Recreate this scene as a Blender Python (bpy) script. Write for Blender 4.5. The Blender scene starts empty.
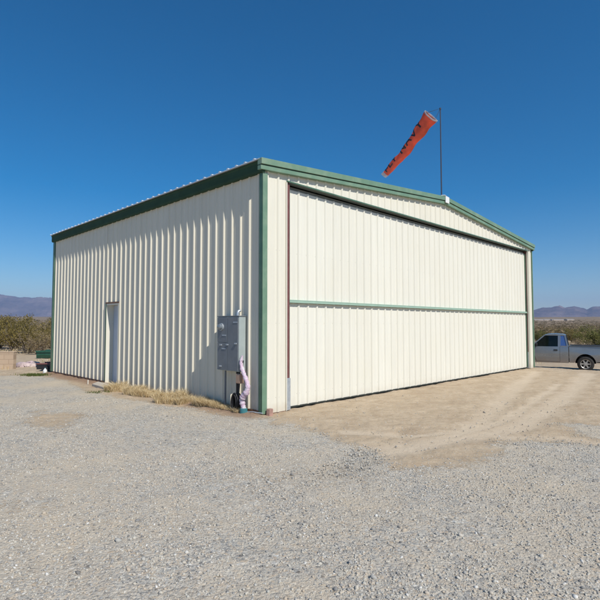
import bpy, bmesh, math, random
import numpy as np
from mathutils import Vector, Matrix
random.seed(7); rng = np.random.default_rng(11)
S = bpy.context.scene
COL = S.collection
R = math.radians

# ------------------------------------------------------------------ camera numbers (metres)
EYE = 1.85
PITCH = 0.0506
FPX = 486.53
ANG = 0.7898                       # bearing of the hangar front
OX, OY = -0.7751, 10.0422          # near corner of the hangar
CA, SA = math.cos(ANG), math.sin(ANG)
W, L = 15.256, 12.22               # 50 x 40 ft hangar
EAVE = 5.29; SLOPE = 0.083

def loc2w(u, w, z=0.0):
    return Vector((OX + CA*u - SA*w, OY + SA*u + CA*w, z))
def ray(u, v):
    x, y = u-300, v-300
    d = (x/FPX, 1.0, -y/FPX)
    c, s = math.cos(PITCH), math.sin(PITCH)
    return Vector((d[0], d[1]*c - d[2]*s, d[1]*s + d[2]*c))
def gpt(u, v, z=0.0):              # ground point seen at a survey bearing
    d = ray(u, v); t = (z-EYE)/d.z
    return (d.x*t, d.y*t)
def at(u, v, Y):
    d = ray(u, v); t = Y/d.y
    return Vector((d.x*t, Y, EYE + d.z*t))

# ------------------------------------------------------------------ object helpers
def link(name, me, mat=None, parent=None):
    o = bpy.data.objects.new(name, me); COL.objects.link(o)
    if mat is not None:
        for m in (mat if isinstance(mat, (list, tuple)) else [mat]): me.materials.append(m)
    if parent is not None: o.parent = parent
    return o
def tag(o, label=None, cat=None, group=None, kind=None):
    if label: o['label'] = label
    if cat: o['category'] = cat
    if group: o['group'] = group
    if kind: o['kind'] = kind
    return o
def empty(name, loc, rz=0, label=None, cat=None, group=None):
    o = bpy.data.objects.new(name, None); COL.objects.link(o)
    o.location = loc; o.rotation_euler = (0, 0, rz); o.empty_display_size = .3
    return tag(o, label, cat, group)

class MB:
    def __init__(s): s.v = []; s.f = []; s.m = []
    def add(s, vs, fs, mi=0):
        b = len(s.v); s.v += [tuple(v) for v in vs]
        s.f += [tuple(i+b for i in f) for f in fs]; s.m += [mi]*len(fs)
        return s
    def box(s, x0, x1, y0, y1, z0, z1, mi=0, M=None):
        vs = [Vector((x, y, z)) for z in (z0, z1) for x, y in ((x0,y0),(x1,y0),(x1,y1),(x0,y1))]
        if M is not None: vs = [M @ v for v in vs]
        return s.add(vs, [(0,3,2,1),(4,5,6,7),(0,1,5,4),(1,2,6,5),(2,3,7,6),(3,0,4,7)], mi)
    def tube(s, pts, r, n=8, caps=True, mi=0):
        pts = [Vector(p) for p in pts]; rs = r if isinstance(r, (list, tuple)) else [r]*len(pts)
        rings = []; up = Vector((0, 0, 1)); prev = None
        for i, p in enumerate(pts):
            t = (pts[min(i+1, len(pts)-1)] - pts[max(i-1, 0)]).normalized()
            a = prev if prev is not None else (up if abs(t.z) < .9 else Vector((1, 0, 0)))
            x = (a - t*a.dot(t)).normalized(); prev = x; y = t.cross(x)
            rings.append([p + (x*math.cos(k*2*math.pi/n) + y*math.sin(k*2*math.pi/n))*rs[i] for k in range(n)])
        vs = [v for r_ in rings for v in r_]; fs = []
        for i in range(len(pts)-1):
            for k in range(n):
                fs.append((i*n+k, i*n+(k+1) % n, (i+1)*n+(k+1) % n, (i+1)*n+k))
        if caps: fs.append(tuple(range(n-1, -1, -1))); fs.append(tuple((len(pts)-1)*n+k for k in range(n)))
        return s.add(vs, fs, mi)
    def prism(s, prof, d0, d1, axis='y', mi=0, M=None):
        """prof: closed outline of (a,b); extruded along axis between d0 and d1"""
        n = len(prof)
        def P(a, b, d):
            v = {'y': Vector((a, d, b)), 'x': Vector((d, a, b)), 'z': Vector((a, b, d))}[axis]
            return M @ v if M is not None else v
        vs = [P(a, b, d0) for a, b in prof] + [P(a, b, d1) for a, b in prof]
        fs = [tuple(range(n)), tuple(range(2*n-1, n-1, -1))] + [(i, i+n, (i+1) % n+n, (i+1) % n) for i in range(n)]
        return s.add(vs, fs, mi)
    def build(s, name, mat, parent=None, bevel=0, smooth=None, recalc=True):
        me = bpy.data.meshes.new(name); me.from_pydata(s.v, [], s.f)
        if any(s.m): me.polygons.foreach_set('material_index', s.m)
        if recalc:
            bm = bmesh.new(); bm.from_mesh(me); bmesh.ops.recalc_face_normals(bm, faces=bm.faces); bm.to_mesh(me); bm.free()
        me.update()
        if smooth is not None:
            me.polygons.foreach_set('use_smooth', [True]*len(me.polygons))
            me.set_sharp_from_angle(angle=R(smooth))
        o = link(name, me, mat, parent)
        if bevel:
            b = o.modifiers.new('bevel', 'BEVEL'); b.width = bevel; b.segments = 2; b.limit_method = 'ANGLE'; b.angle_limit = R(40)
        return o

# ------------------------------------------------------------------ noise
def _h(ix, iy, seed):
    n = (ix.astype(np.int64)*374761393 + iy.astype(np.int64)*668265263 + seed*1442695041) & 0xffffffff
    n = ((n ^ (n >> 13))*1274126177) & 0xffffffff
    return ((n ^ (n >> 16)) & 0xffff)/65535.0
def vnoise(x, y, seed=0):
    x = np.asarray(x, float); y = np.asarray(y, float)
    ix = np.floor(x); iy = np.floor(y); fx = x-ix; fy = y-iy
    fx = fx*fx*(3-2*fx); fy = fy*fy*(3-2*fy)
    a = _h(ix, iy, seed); b = _h(ix+1, iy, seed); c = _h(ix, iy+1, seed); d = _h(ix+1, iy+1, seed)
    return (a*(1-fx)+b*fx)*(1-fy) + (c*(1-fx)+d*fx)*fy
def fbm(x, y, seed=0, o=4):
    s = 0; a = .5
    for i in range(o): s = s + a*vnoise(x*2**i+i*17.3, y*2**i-i*9.1, seed+i); a *= .5
    return s/(1-.5**o)
def sstep(a, b, x):
    t = np.clip((x-a)/(b-a), 0, 1); return t*t*(3-2*t)

# ------------------------------------------------------------------ materials
def nodes(name):
    m = bpy.data.materials.new(name); m.use_nodes = True
    nt = m.node_tree; return m, nt, nt.nodes['Principled BSDF']
def N(nt, t, **kw):
    n = nt.nodes.new(t)
    for k, v in kw.items():
        if k.startswith('i_'): n.inputs[k[2:].replace('_', ' ')].default_value = v
        else: setattr(n, k, v)
    return n
def ramp(nt, stops, fac=None, interp='LINEAR'):
    r = nt.nodes.new('ShaderNodeValToRGB'); r.color_ramp.interpolation = interp
    e = r.color_ramp.elements
    while len(e) < len(stops): e.new(.5)
    for i, (p, c) in enumerate(stops):
        e[i].position = p; e[i].color = (*c, 1) if len(c) == 3 else c
    if fac is not None: nt.links.new(fac, r.inputs[0])
    return r
def mixc(nt, fac, a, b, mode='MIX'):
    n = nt.nodes.new('ShaderNodeMix'); n.data_type = 'RGBA'; n.blend_type = mode
    for sock, v in ((n.inputs[0], fac), (n.inputs[6], a), (n.inputs[7], b)):
        if isinstance(v, bpy.types.NodeSocket): nt.links.new(v, sock)
        elif isinstance(v, (int, float)): sock.default_value = v
        else: sock.default_value = (*v, 1)
    return n.outputs[2]
def mth(nt, op, a, b=None, c=None, clamp=False):
    n = nt.nodes.new('ShaderNodeMath'); n.operation = op; n.use_clamp = clamp
    for s_, v in zip(n.inputs, (a, b, c)):
        if v is None: continue
        if isinstance(v, bpy.types.NodeSocket): nt.links.new(v, s_)
        else: s_.default_value = v
    return n.outputs[0]
def noise(nt, scale, vec=None, detail=4, rough=.55, dist=0):
    n = N(nt, 'ShaderNodeTexNoise'); n.inputs['Scale'].default_value = scale
    n.inputs['Detail'].default_value = detail; n.inputs['Roughness'].default_value = rough; n.inputs['Distortion'].default_value = dist
    if vec is not None: nt.links.new(vec, n.inputs['Vector'])
    return n.outputs['Fac']
def bump(nt, h, strength=.3, dist=.01, prev=None):
    b = N(nt, 'ShaderNodeBump'); b.inputs['Strength'].default_value = strength; b.inputs['Distance'].default_value = dist
    nt.links.new(h, b.inputs['Height'])
    if prev is not None: nt.links.new(prev, b.inputs['Normal'])
    return b.outputs['Normal']
def objco(nt): return N(nt, 'ShaderNodeTexCoord').outputs['Object']
def scaled(nt, vec, sx, sy, sz):
    m = N(nt, 'ShaderNodeMapping'); m.inputs['Scale'].default_value = (sx, sy, sz); nt.links.new(vec, m.inputs['Vector']); return m.outputs['Vector']

def simple(name, col, rough=.5, metal=0, var=.12, scale=6, bmp=0, spec=.5, dirt=None, dirt_scale=3, dirt_amt=.3):
    m, nt, b = nodes(name); co = objco(nt)
    n = noise(nt, scale, co, 5)
    d = tuple(c*(1-var) for c in col); l = tuple(min(1, c*(1+var)) for c in col)
    c = ramp(nt, [(.3, d), (.7, l)], n).outputs[0]
    if dirt:
        f = noise(nt, dirt_scale, co, 6, .65)
        c = mixc(nt, mth(nt, 'MULTIPLY', ramp(nt, [(.48, (0,0,0)), (.72, (1,1,1))], f).outputs[0], dirt_amt), c, dirt)
    nt.links.new(c, b.inputs['Base Color'])
    b.inputs['Roughness'].default_value = rough; b.inputs['Metallic'].default_value = metal
    b.inputs['Specular IOR Level'].default_value = spec
    if bmp: nt.links.new(bump(nt, noise(nt, scale*6, co, 4), bmp, .01), b.inputs['Normal'])
    return m

def wall_mat(name, col, base_dirt=True, axis=0, phase=.12):
    """pre-painted steel siding: faint rain streaks, oil-canning and dust splashed along the foot"""
    m, nt, b = nodes(name); co = objco(nt)
    streak = noise(nt, 1, scaled(nt, co, 9, 9, .5), 6, .6)
    blot = noise(nt, .9, co, 5)
    c = ramp(nt, [(.3, tuple(x*.93 for x in col)), (.65, col)], streak).outputs[0]
    c = mixc(nt, mth(nt, 'MULTIPLY', ramp(nt, [(.4, (0,0,0)), (.8, (1,1,1))], blot).outputs[0], .22), c, (col[0]*.92, col[1]*.88, col[2]*.8))
    sz = N(nt, 'ShaderNodeSeparateXYZ'); nt.links.new(co, sz.inputs[0])
    along = sz.outputs[axis]
    wn_ = N(nt, 'ShaderNodeTexWhiteNoise', noise_dimensions='1D')
    nt.links.new(mth(nt, 'FLOOR', mth(nt, 'DIVIDE', mth(nt, 'SUBTRACT', along, phase+.05), .9144)), wn_.inputs['W'])
    c = mixc(nt, mth(nt, 'MULTIPLY', wn_.outputs['Value'], .13), c, (col[0]*.72, col[1]*.70, col[2]*.66))
    ds = mth(nt, 'SUBTRACT', mth(nt, 'PINGPONG', mth(nt, 'SUBTRACT', along, phase), .1524), .046)       # beside each rib
    dz = mth(nt, 'PINGPONG', mth(nt, 'SUBTRACT', sz.outputs[2], .32), .78)
    rr_ = mth(nt, 'SQRT', mth(nt, 'ADD', mth(nt, 'MULTIPLY', ds, ds), mth(nt, 'MULTIPLY', dz, dz)))
    c = mixc(nt, mth(nt, 'MULTIPLY', mth(nt, 'LESS_THAN', rr_, .0085), .55), c, (.30, .29, .26))
    if base_dirt:
        h = mth(nt, 'MULTIPLY_ADD', noise(nt, 5, co, 6, .7), .5, mth(nt, 'MULTIPLY', sz.outputs[2], -1.0))
        f = ramp(nt, [(.0, (0,0,0)), (.45, (1,1,1))], h).outputs[0]
        c = mixc(nt, mth(nt, 'MULTIPLY', f, .55 if base_dirt == True else base_dirt), c, (.42, .32, .22))
    nt.links.new(c, b.inputs['Base Color'])
    b.inputs['Roughness'].default_value = .6; b.inputs['Specular IOR Level'].default_value = .15
    nt.links.new(bump(nt, noise(nt, 1, scaled(nt, co, 2.2, 2.2, .8), 4), .4, .016), b.inputs['Normal'])
    return m

M = {}
M['siding'] = wall_mat('cream_siding', (.775, .745, .635))
M['leaf'] = wall_mat('cream_door_skin', (.78, .76, .665), .32, 0, .25)
M['siding_side'] = wall_mat('cream_siding_side', (.79, .735, .60), True, 1, .12)
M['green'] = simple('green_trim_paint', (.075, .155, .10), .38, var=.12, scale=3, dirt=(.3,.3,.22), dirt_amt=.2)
M['green_sunlit'] = simple('sunlit_green_trim_paint', (.165, .275, .185), .45, var=.10, scale=3, dirt=(.4,.38,.28), dirt_amt=.25)  # trim green lightened for sun-facing parts, the sunlight painted in
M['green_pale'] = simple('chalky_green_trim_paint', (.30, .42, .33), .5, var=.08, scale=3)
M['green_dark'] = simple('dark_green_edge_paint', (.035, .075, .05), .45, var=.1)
M['green_eave'] = simple('shaded_green_gutter_paint', (.040, .078, .048), .75, spec=.1, var=.12, scale=3)  # trim green darkened, shade along the eave put into the colour
M['roof'] = simple('galvalume_roofing', (.72, .73, .72), .35, .3, var=.08, scale=2)
M['red_steel'] = simple('red_oxide_steel', (.17, .068, .062), .6, var=.18, scale=8)
M['galv'] = simple('galvanised_steel', (.50, .54, .57), .42, .5, var=.12, scale=18)
M['rubber'] = simple('black_rubber_seal', (.03, .035, .03), .75, var=.2)
M['concrete'] = simple('pale_concrete', (.50, .44, .36), .9, var=.15, scale=7, bmp=.4, dirt=(.3,.2,.13), dirt_amt=.5)
M['footing'] = simple('soil_stained_footing', (.22, .13, .085), .95, var=.25, scale=6, bmp=.5)
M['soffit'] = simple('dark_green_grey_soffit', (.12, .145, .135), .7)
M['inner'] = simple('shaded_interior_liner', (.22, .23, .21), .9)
M['door_paint'] = simple('pale_blue_grey_door_paint', (.50, .56, .66), .4, var=.06, scale=2)
M['white'] = simple('off_white_flashing', (.78, .78, .76), .5, var=.05)
M['black'] = simple('black_plastic', (.02, .02, .022), .45, var=.2)
M['brass'] = simple('dull_handle_metal', (.55, .53, .48), .3, .9)

# ------------------------------------------------------------------ world, sun, camera
SUN_AZ_LOCAL = R(8.6)
nF = Vector((SA, -CA, 0)); nL = Vector((-CA, -SA, 0))
hor = nF*math.cos(SUN_AZ_LOCAL) + nL*math.sin(SUN_AZ_LOCAL)
EL = R(46)
to_sun = Vector((hor.x*math.cos(EL), hor.y*math.cos(EL), math.sin(EL)))
world = bpy.data.worlds.new('World'); S.world = world; world.use_nodes = True
wn = world.node_tree; bg = wn.nodes['Background']
sky = wn.nodes.new('ShaderNodeTexSky'); sky.sky_type = 'NISHITA'; sky.sun_disc = False
sky.sun_elevation = EL; sky.sun_rotation = math.atan2(to_sun.x, to_sun.y)
sky.altitude = 1200; sky.air_density = 1.0; sky.dust_density = .25; sky.ozone_density = 2.4
hs = wn.nodes.new('ShaderNodeHueSaturation'); hs.inputs['Saturation'].default_value = 1.55; hs.inputs['Hue'].default_value = .497
wn.links.new(sky.outputs[0], hs.inputs['Color']); wn.links.new(hs.outputs[0], bg.inputs[0]); bg.inputs[1].default_value = .108
sun = bpy.data.lights.new('sun', 'SUN'); sun.energy = 4.7; sun.angle = R(.53); sun.color = (1, .955, .87)
so = bpy.data.objects.new('sun', sun); COL.objects.link(so); so.location = to_sun*60
so.rotation_euler = to_sun.to_track_quat('Z', 'Y').to_euler()
cam = bpy.data.cameras.new('camera'); co_ = bpy.data.objects.new('camera', cam); COL.objects.link(co_)
cam.sensor_fit = 'HORIZONTAL'; cam.sensor_width = 36; cam.lens = 36*FPX/600
cam.clip_start = .1; cam.clip_end = 80000
co_.location = (0, 0, EYE); co_.rotation_euler = (math.pi/2 + PITCH, 0, 0)
S.camera = co_
S.view_settings.view_transform = 'Standard'; S.view_settings.look = 'None'
S.view_settings.exposure = 0; S.view_settings.gamma = 1; S.view_settings.use_curve_mapping = False
S.cycles.use_denoising = True; S.cycles.max_bounces = 8; S.cycles.transparent_max_bounces = 12
S.cycles.volume_bounces = 0

# ------------------------------------------------------------------ terrain
def zone(x, y):                                # hangar coordinates of a ground point
    dx, dy = x-OX, y-OY
    return CA*dx+SA*dy, -SA*dx+CA*dy
def ground_z(x, y):
    x = np.asarray(x, float); y = np.asarray(y, float)
    u, w = zone(x, y); r = np.hypot(x, y)
    z = -.474*sstep(W+.2, W+4.6, u)*sstep(-9, -2, w)
    d = np.maximum(np.maximum(-u, u-W), np.maximum(-w, w-L))      # distance out from the hangar
    rough = sstep(0.05, .8, d)
    z = z + rough*((fbm(x*.5, y*.5, 3)-.5)*.05 + (fbm(x*3, y*3, 8)-.5)*.018)
    z = z + sstep(24, 60, r)*(fbm(x*.06, y*.06, 21)-.5)*.5
    z = z + sstep(300, 4500, r)*58*(.8+.4*fbm(x*.0006, y*.0006, 5))
    return z

def seg_dist(px, py, poly, closed):
    d = np.full(px.shape, 1e9); n = len(poly)
    for i in range(n if closed else n-1):
        ax, ay = poly[i]; bx, by = poly[(i+1) % n]
        vx, vy = bx-ax, by-ay; t = np.clip(((px-ax)*vx+(py-ay)*vy)/(vx*vx+vy*vy+1e-9), 0, 1)
        d = np.minimum(d, np.hypot(px-ax-t*vx, py-ay-t*vy))
    return d
def inside(px, py, poly):
    c = np.zeros(px.shape, bool); n = len(poly)
    for i in range(n):
        ax, ay = poly[i]; bx, by = poly[(i+1) % n]
        cond = ((ay > py) != (by > py)) & (px < (bx-ax)*(py-ay)/((by-ay) if by != ay else 1e-9)+ax)
        c ^= cond
    return c
def sdf(px, py, poly):
    d = seg_dist(px, py, poly, True); return np.where(inside(px, py, poly), d, -d)
G = lambda L_: [gpt(*p) for p in L_]
SAND = G([(262,419),(300,428),(340,440),(372,455),(400,466),(443,462),(477,457),(490,444),(533,441),(573,443),(600,447),(660,455),
          (660,444),(600,438),(580,434),(563,425),(573,414),(600,400),(680,380)]) + [(30, 16), (40, 60), (-3, 40), (3, 14)]
YARD_BACK = [(-60, 17.9), (-10.82, 17.66), (-9.3, 17.5), (-7.4, 15.8), (-5.9, 13.9), (-4.15, 12.15), (-2.25, 10.4), (-1.15, 9.85), (-.75, 9.6), (2, 9), (60, 9), (60, 90), (-60, 90)]
PATCH = [G([(30,410),(78,418),(82,424),(60,432),(36,426)]), G([(2,500),(30,500),(42,512),(20,522),(-10,520)]),
         G([(200,470),(330,462),(360,478),(250,492)])]
TRACKS = [(G([(536,372),(517,387),(500,403),(483,423),(450,438),(400,451),(330,470)]), .20),
          (G([(588,374),(567,397),(543,413),(527,425),(493,433),(433,442),(360,452)]), .24),
          (G([(560,384),(530,405),(505,420),(470,431),(410,436),(350,433)]), .12),
          (G([(500,436),(545,437),(600,443),(660,450)]), .2)]
def masks(x, y):
    """1 = gravel, 0 = sand ; track strength"""
    n = (fbm(x*1.3, y*1.3, 40, 5)-.5)
    n3 = fbm(x*5, y*5, 44, 4)-.5
    g = sstep(-.55, .50, -(sdf(x, y, SAND)+.13) + n*1.0 + n3*.45)
    g = np.minimum(g, sstep(-.35, .35, -sdf(x, y, YARD_BACK) + n*.9 + n3*.3))
    for k, p in enumerate(PATCH):
        g = np.minimum(g, 1-(.72 if k < 2 else .4)*sstep(-.7, .45, sdf(x, y, p)+n*1.6+n3*.5))
    t = np.zeros(x.shape)
    for p, wd in TRACKS:
        t = np.maximum(t, (1-sstep(wd*.2, wd*1.9, seg_dist(x, y, p, False)+n*.25+n3*.10))*(.85+.5*fbm(x*1.9, y*1.9, 71, 3)-.1))
    return g, t

def polar_ground():
    th = np.concatenate([np.linspace(-52, 52, 760), np.linspace(52, 308, 150)[1:-1]])
    th = np.radians(90-th)
    r = np.concatenate([[0.02, .8, 1.6], np.arange(2.3, 26, .06), 26*1.035**np.arange(0, 200)])
    r = r[r < 22000]; r = np.append(r, 22000)
    nr, nt_ = len(r), len(th)
    X = np.outer(r, np.cos(th)).ravel(); Y = np.outer(r, np.sin(th)).ravel()
    Z = ground_z(X, Y); g, t = masks(X, Y)
    near = sstep(40, 20, np.hypot(X, Y))
    Z = Z - .020*t*near + .004*(1-g)*near + (1-g)*(1-t)*near*((fbm(X*7, Y*7, 77, 3)-.5)*.04 + (fbm(X*2.2, Y*2.2, 78, 3)-.5)*.05)
    # heaped soil strip along the foot of the side wall
    u, w = zone(X, Y)
    Z = Z + .045*np.exp(-((u+.12)/.16)**2)*sstep(-.3, .3, w)*sstep(L+.5, L, w)*(.6+.8*vnoise(w*2.5, w*0, 5))
    idx = np.arange(nr*nt_).reshape(nr, nt_)
    a = idx[:-1, :]; b = np.roll(idx, -1, 1)[:-1, :]; c = np.roll(idx, -1, 1)[1:, :]; d = idx[1:, :]
    F = np.stack([a, d, c, b], -1).reshape(-1, 4)
    me = bpy.data.meshes.new('ground')
    me.vertices.add(len(X)); me.vertices.foreach_set('co', np.stack([X, Y, Z], 1).ravel())
    me.loops.add(F.size); me.loops.foreach_set('vertex_index', F.ravel())
    me.polygons.add(len(F)); me.polygons.foreach_set('loop_start', np.arange(0, F.size, 4))
    me.polygons.foreach_set('use_smooth', np.ones(len(F), bool))
    me.update(calc_edges=True)
    for nm, val in (('gravel', g), ('track', t), ('soil', np.exp(-((u+.15)/.35)**2)*sstep(-.4, .2, w)*sstep(L+.5, L, w))):
        at_ = me.attributes.new(nm, 'FLOAT', 'POINT'); at_.data.foreach_set('value', val.astype(np.float32))
    return me
def ground_mat():
    m, nt, b = nodes('yard_ground')
    pos = N(nt, 'ShaderNodeNewGeometry').outputs['Position']
    A_ = lambda n: N(nt, 'ShaderNodeAttribute', attribute_name=n).outputs['Fac']
    # gravel: crushed stones at two sizes
    def vor(scale, feat='F1'):
        v = N(nt, 'ShaderNodeTexVoronoi'); v.inputs['Scale'].default_value = scale; v.feature = feat
        wob = N(nt, 'ShaderNodeTexNoise'); wob.inputs['Scale'].default_value = scale*.6; nt.links.new(pos, wob.inputs['Vector'])
        ad = N(nt, 'ShaderNodeVectorMath', operation='MULTIPLY_ADD'); nt.links.new(wob.outputs['Color'], ad.inputs[0]); ad.inputs[1].default_value = (.6/scale,)*3; nt.links.new(pos, ad.inputs[2])
        nt.links.new(ad.outputs[0], v.inputs['Vector']); return v
    v1, v2, v3 = vor(34), vor(75), vor(11)
    pal = [(0, (.13,.125,.12)), (.12, (.27,.265,.25)), (.34, (.43,.41,.36)), (.6, (.535,.485,.40)), (.8, (.46,.36,.255)), (.95, (.54,.50,.43)), (1, (.70,.68,.62))]
    def cellcol(v):
        s_ = N(nt, 'ShaderNodeSeparateColor'); nt.links.new(v.outputs['Color'], s_.inputs[0])
        return ramp(nt, pal, s_.outputs[0]).outputs[0], s_.outputs[1]
    c1, s1 = cellcol(v1); c2, s2 = cellcol(v2); c3, s3 = cellcol(v3)
    gc = mixc(nt, ramp(nt, [(.40, (0,0,0)), (.55, (1,1,1))], s1).outputs[0], c2, c1)
    gc = mixc(nt, .18, gc, c3)
    big = noise(nt, .55, pos, 6, .6); mid = noise(nt, 2.6, pos, 6, .65)
    gc = mixc(nt, mth(nt, 'MULTIPLY', ramp(nt, [(.42, (0,0,0)), (.66, (1,1,1))], big).outputs[0], .72), gc, (.54, .45, .33))
    gc = mixc(nt, mth(nt, 'MULTIPLY', ramp(nt, [(.50, (0,0,0)), (.75, (1,1,1))], mid).outputs[0], .5), gc, (.57, .485, .365))
    gc = mixc(nt, mth(nt, 'MULTIPLY', ramp(nt, [(.25, (1,1,1)), (.45, (0,0,0))], mid).outputs[0], .35), gc, (.37, .355, .32))
    # sand
    f1 = noise(nt, 1.7, pos, 8, .65); f2 = noise(nt, 26, pos, 5, .7)
    st = N(nt, 'ShaderNodeMapping'); st.inputs['Rotation'].default_value = (0, 0, -ANG); st.inputs['Scale'].default_value = (.7, 5, 1)
    nt.links.new(pos, st.inputs['Vector']); f3 = noise(nt, 1.2, st.outputs[0], 6, .6)
    sc = ramp(nt, [(.28, (.40,.30,.20)), (.5, (.49,.385,.265)), (.75, (.57,.46,.33))], f1).outputs[0]
    sc = mixc(nt, mth(nt, 'MULTIPLY', ramp(nt, [(.45, (0,0,0)), (.75, (1,1,1))], f3).outputs[0], .5), sc, (.36, .26, .17))
    sc = mixc(nt, mth(nt, 'MULTIPLY', ramp(nt, [(.30, (1,1,1)), (.48, (0,0,0))], f2).outputs[0], .4), sc, (.27, .20, .14))
    peb = mth(nt, 'MULTIPLY', ramp(nt, [(.90, (0,0,0)), (.93, (1,1,1))], s2).outputs[0], .7)
    sc = mixc(nt, peb, sc, c2)
    f4 = noise(nt, 7, pos, 6, .7)
    sc = mixc(nt, mth(nt, 'MULTIPLY', ramp(nt, [(.30, (1,1,1)), (.50, (0,0,0))], f4).outputs[0], .35), sc, (.31, .235, .16))
    sc = mixc(nt, mth(nt, 'MULTIPLY', A_('track'), mth(nt, 'MULTIPLY_ADD', f4, 1.1, .2), clamp=True), sc, (.58, .475, .35))
    ew = noise(nt, 9, pos, 6, .75)
    gm = mth(nt, 'ADD', A_('gravel'), mth(nt, 'MULTIPLY', mth(nt, 'SUBTRACT', ew, .5), 1.1), clamp=True)
    gm = mth(nt, 'ADD', gm, mth(nt, 'MULTIPLY', mth(nt, 'SUBTRACT', s1, .5), .35), clamp=True)
    gmask = ramp(nt, [(.36, (0,0,0)), (.62, (1,1,1))], gm).outputs[0]
    col = mixc(nt, gmask, sc, gc)
    col = mixc(nt, mth(nt, 'MULTIPLY', A_('soil'), .85, clamp=True), col, mixc(nt, f2, (.17,.095,.06), (.33,.21,.14)))
    # desert plain beyond the yard
    ln = N(nt, 'ShaderNodeVectorMath', operation='LENGTH'); nt.links.new(pos, ln.inputs[0])
    far = ramp(nt, [(0, (0,0,0)), (1, (1,1,1))], mth(nt, 'DIVIDE', mth(nt, 'SUBTRACT', ln.outputs['Value'], 30), 60, clamp=True)).outputs[0]
    d1 = noise(nt, .22, pos, 8, .7); d2 = noise(nt, .012, pos, 7, .7)
    dc = ramp(nt, [(.3, (.17,.14,.075)), (.5, (.36,.26,.17)), (.68, (.52,.38,.27))], d1).outputs[0]
    dc2 = ramp(nt, [(.35, (.15,.12,.07)), (.6, (.30,.215,.14))], d2).outputs[0]
    far2 = mth(nt, 'DIVIDE', mth(nt, 'SUBTRACT', ln.outputs['Value'], 120), 400, clamp=True)
    dc = mixc(nt, far2, dc, dc2)
    col = mixc(nt, far, col, dc)
    nt.links.new(col, b.inputs['Base Color']); b.inputs['Roughness'].default_value = .95; b.inputs['Specular IOR Level'].default_value = .15
    hst = mth(nt, 'SUBTRACT', 1, mth(nt, 'MULTIPLY', v1.outputs['Distance'], 1.4))
    hs2 = mth(nt, 'SUBTRACT', 1, mth(nt, 'MULTIPLY', v2.outputs['Distance'], 1.4))
    hg = mth(nt, 'ADD', mth(nt, 'MULTIPLY', hst, 1.0), mth(nt, 'MULTIPLY', hs2, .5))
    hmix = mth(nt, 'ADD', mth(nt, 'MULTIPLY', hg, gmask), mth(nt, 'MULTIPLY', mth(nt, 'ADD', mth(nt,'MULTIPLY',f2,1.6), mth(nt, 'MULTIPLY', f4, 3.0)), mth(nt, 'SUBTRACT', 1, gmask)))
    nt.links.new(bump(nt, hmix, .55, .014), b.inputs['Normal'])
    return m
g_o = link('ground', polar_ground(), ground_mat()); tag(g_o, kind='structure')

# ------------------------------------------------------------------ loose gravel as real stones
ICO_V = []; _t = (1+5**.5)/2
for a in (-1, 1):
    for b in (-_t, _t): ICO_V += [(0, a, b), (a, b, 0), (b, 0, a)]
ICO_V = np.array(ICO_V)/math.hypot(1, _t)
def hull_faces(V):
    bm = bmesh.new(); [bm.verts.new(v) for v in V]; bmesh.ops.convex_hull(bm, input=bm.verts); bm.verts.index_update()
    f = np.array([[v.index for v in f.verts] for f in bm.faces]); bm.free(); return f
ICO_F = hull_faces(ICO_V)
def stones(name, xs, ys, size, mat, sink=.35):
    n = len(xs); V = np.repeat(ICO_V[None], n, 0)
    V = V*(1+rng.uniform(-.28, .22, (n, 12, 1)))
    V = V*rng.uniform(.6, 1.25, (n, 1, 3))*np.array([1, 1, .75])
    a = rng.uniform(0, 6.28, n); c, s = np.cos(a)[:, None], np.sin(a)[:, None]
    x = V[..., 0]*c-V[..., 1]*s; y = V[..., 0]*s+V[..., 1]*c
    tl = rng.uniform(-.5, .5, (n, 1)); z = V[..., 2]+x*tl
    P = np.stack([x*size[:, None]+xs[:, None], y*size[:, None]+ys[:, None], z*size[:, None]+(ground_z(xs, ys)+size*(1-2*sink)*.5)[:, None]], -1)
    F = (ICO_F[None]+np.arange(n)[:, None, None]*12).reshape(-1, 3)
    me = bpy.data.meshes.new(name)
    me.vertices.add(n*12); me.vertices.foreach_set('co', P.ravel())
    me.loops.add(F.size); me.loops.foreach_set('vertex_index', F.ravel())
    me.polygons.add(len(F)); me.polygons.foreach_set('loop_start', np.arange(0, F.size, 3))
    me.update(calc_edges=True)
    at_ = me.attributes.new('tone', 'FLOAT', 'POINT'); at_.data.foreach_set('value', np.repeat(rng.random(n), 12).astype(np.float32))
    return link(name, me, mat)
def stone_mat():
    m, nt, b = nodes('crushed_stone')
    t = N(nt, 'ShaderNodeAttribute', attribute_name='tone').outputs['Fac']
    c = ramp(nt, [(0, (.14,.135,.13)), (.14, (.29,.285,.275)), (.38, (.44,.425,.38)), (.62, (.54,.50,.42)), (.82, (.48,.39,.29)), (.96, (.56,.53,.47)), (1, (.72,.70,.65))], t).outputs[0]
    n = noise(nt, 60, N(nt, 'ShaderNodeNewGeometry').outputs['Position'], 4)
    c = mixc(nt, mth(nt, 'MULTIPLY', n, .35), c, (.45, .41, .35))
    nt.links.new(c, b.inputs['Base Color']); b.inputs['Roughness'].default_value = .9; b.inputs['Specular IOR Level'].default_value = .2
    return m
M['stone'] = stone_mat()
def scatter(n, r0, r1, spread, power=.5):
    r = np.sqrt(rng.uniform(r0*r0, r1*r1, n)) if power == .5 else r0+(r1-r0)*rng.random(n)**power
    th = np.radians(rng.uniform(-spread, spread, n)); return r*np.sin(th), r*np.cos(th)
x, y = scatter(125000, 2.6, 13.5, 41, 1.0)
g, t = masks(x, y); u, w = zone(x, y)
out = ~((u > -.03) & (w > -.03))
dens = np.where(g > .5, .35+.65*sstep(.35, .62, fbm(x*.9, y*.9, 51)), .07+.9*g)
k = (rng.random(len(x)) < dens) & out
x, y = x[k], y[k]
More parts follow.
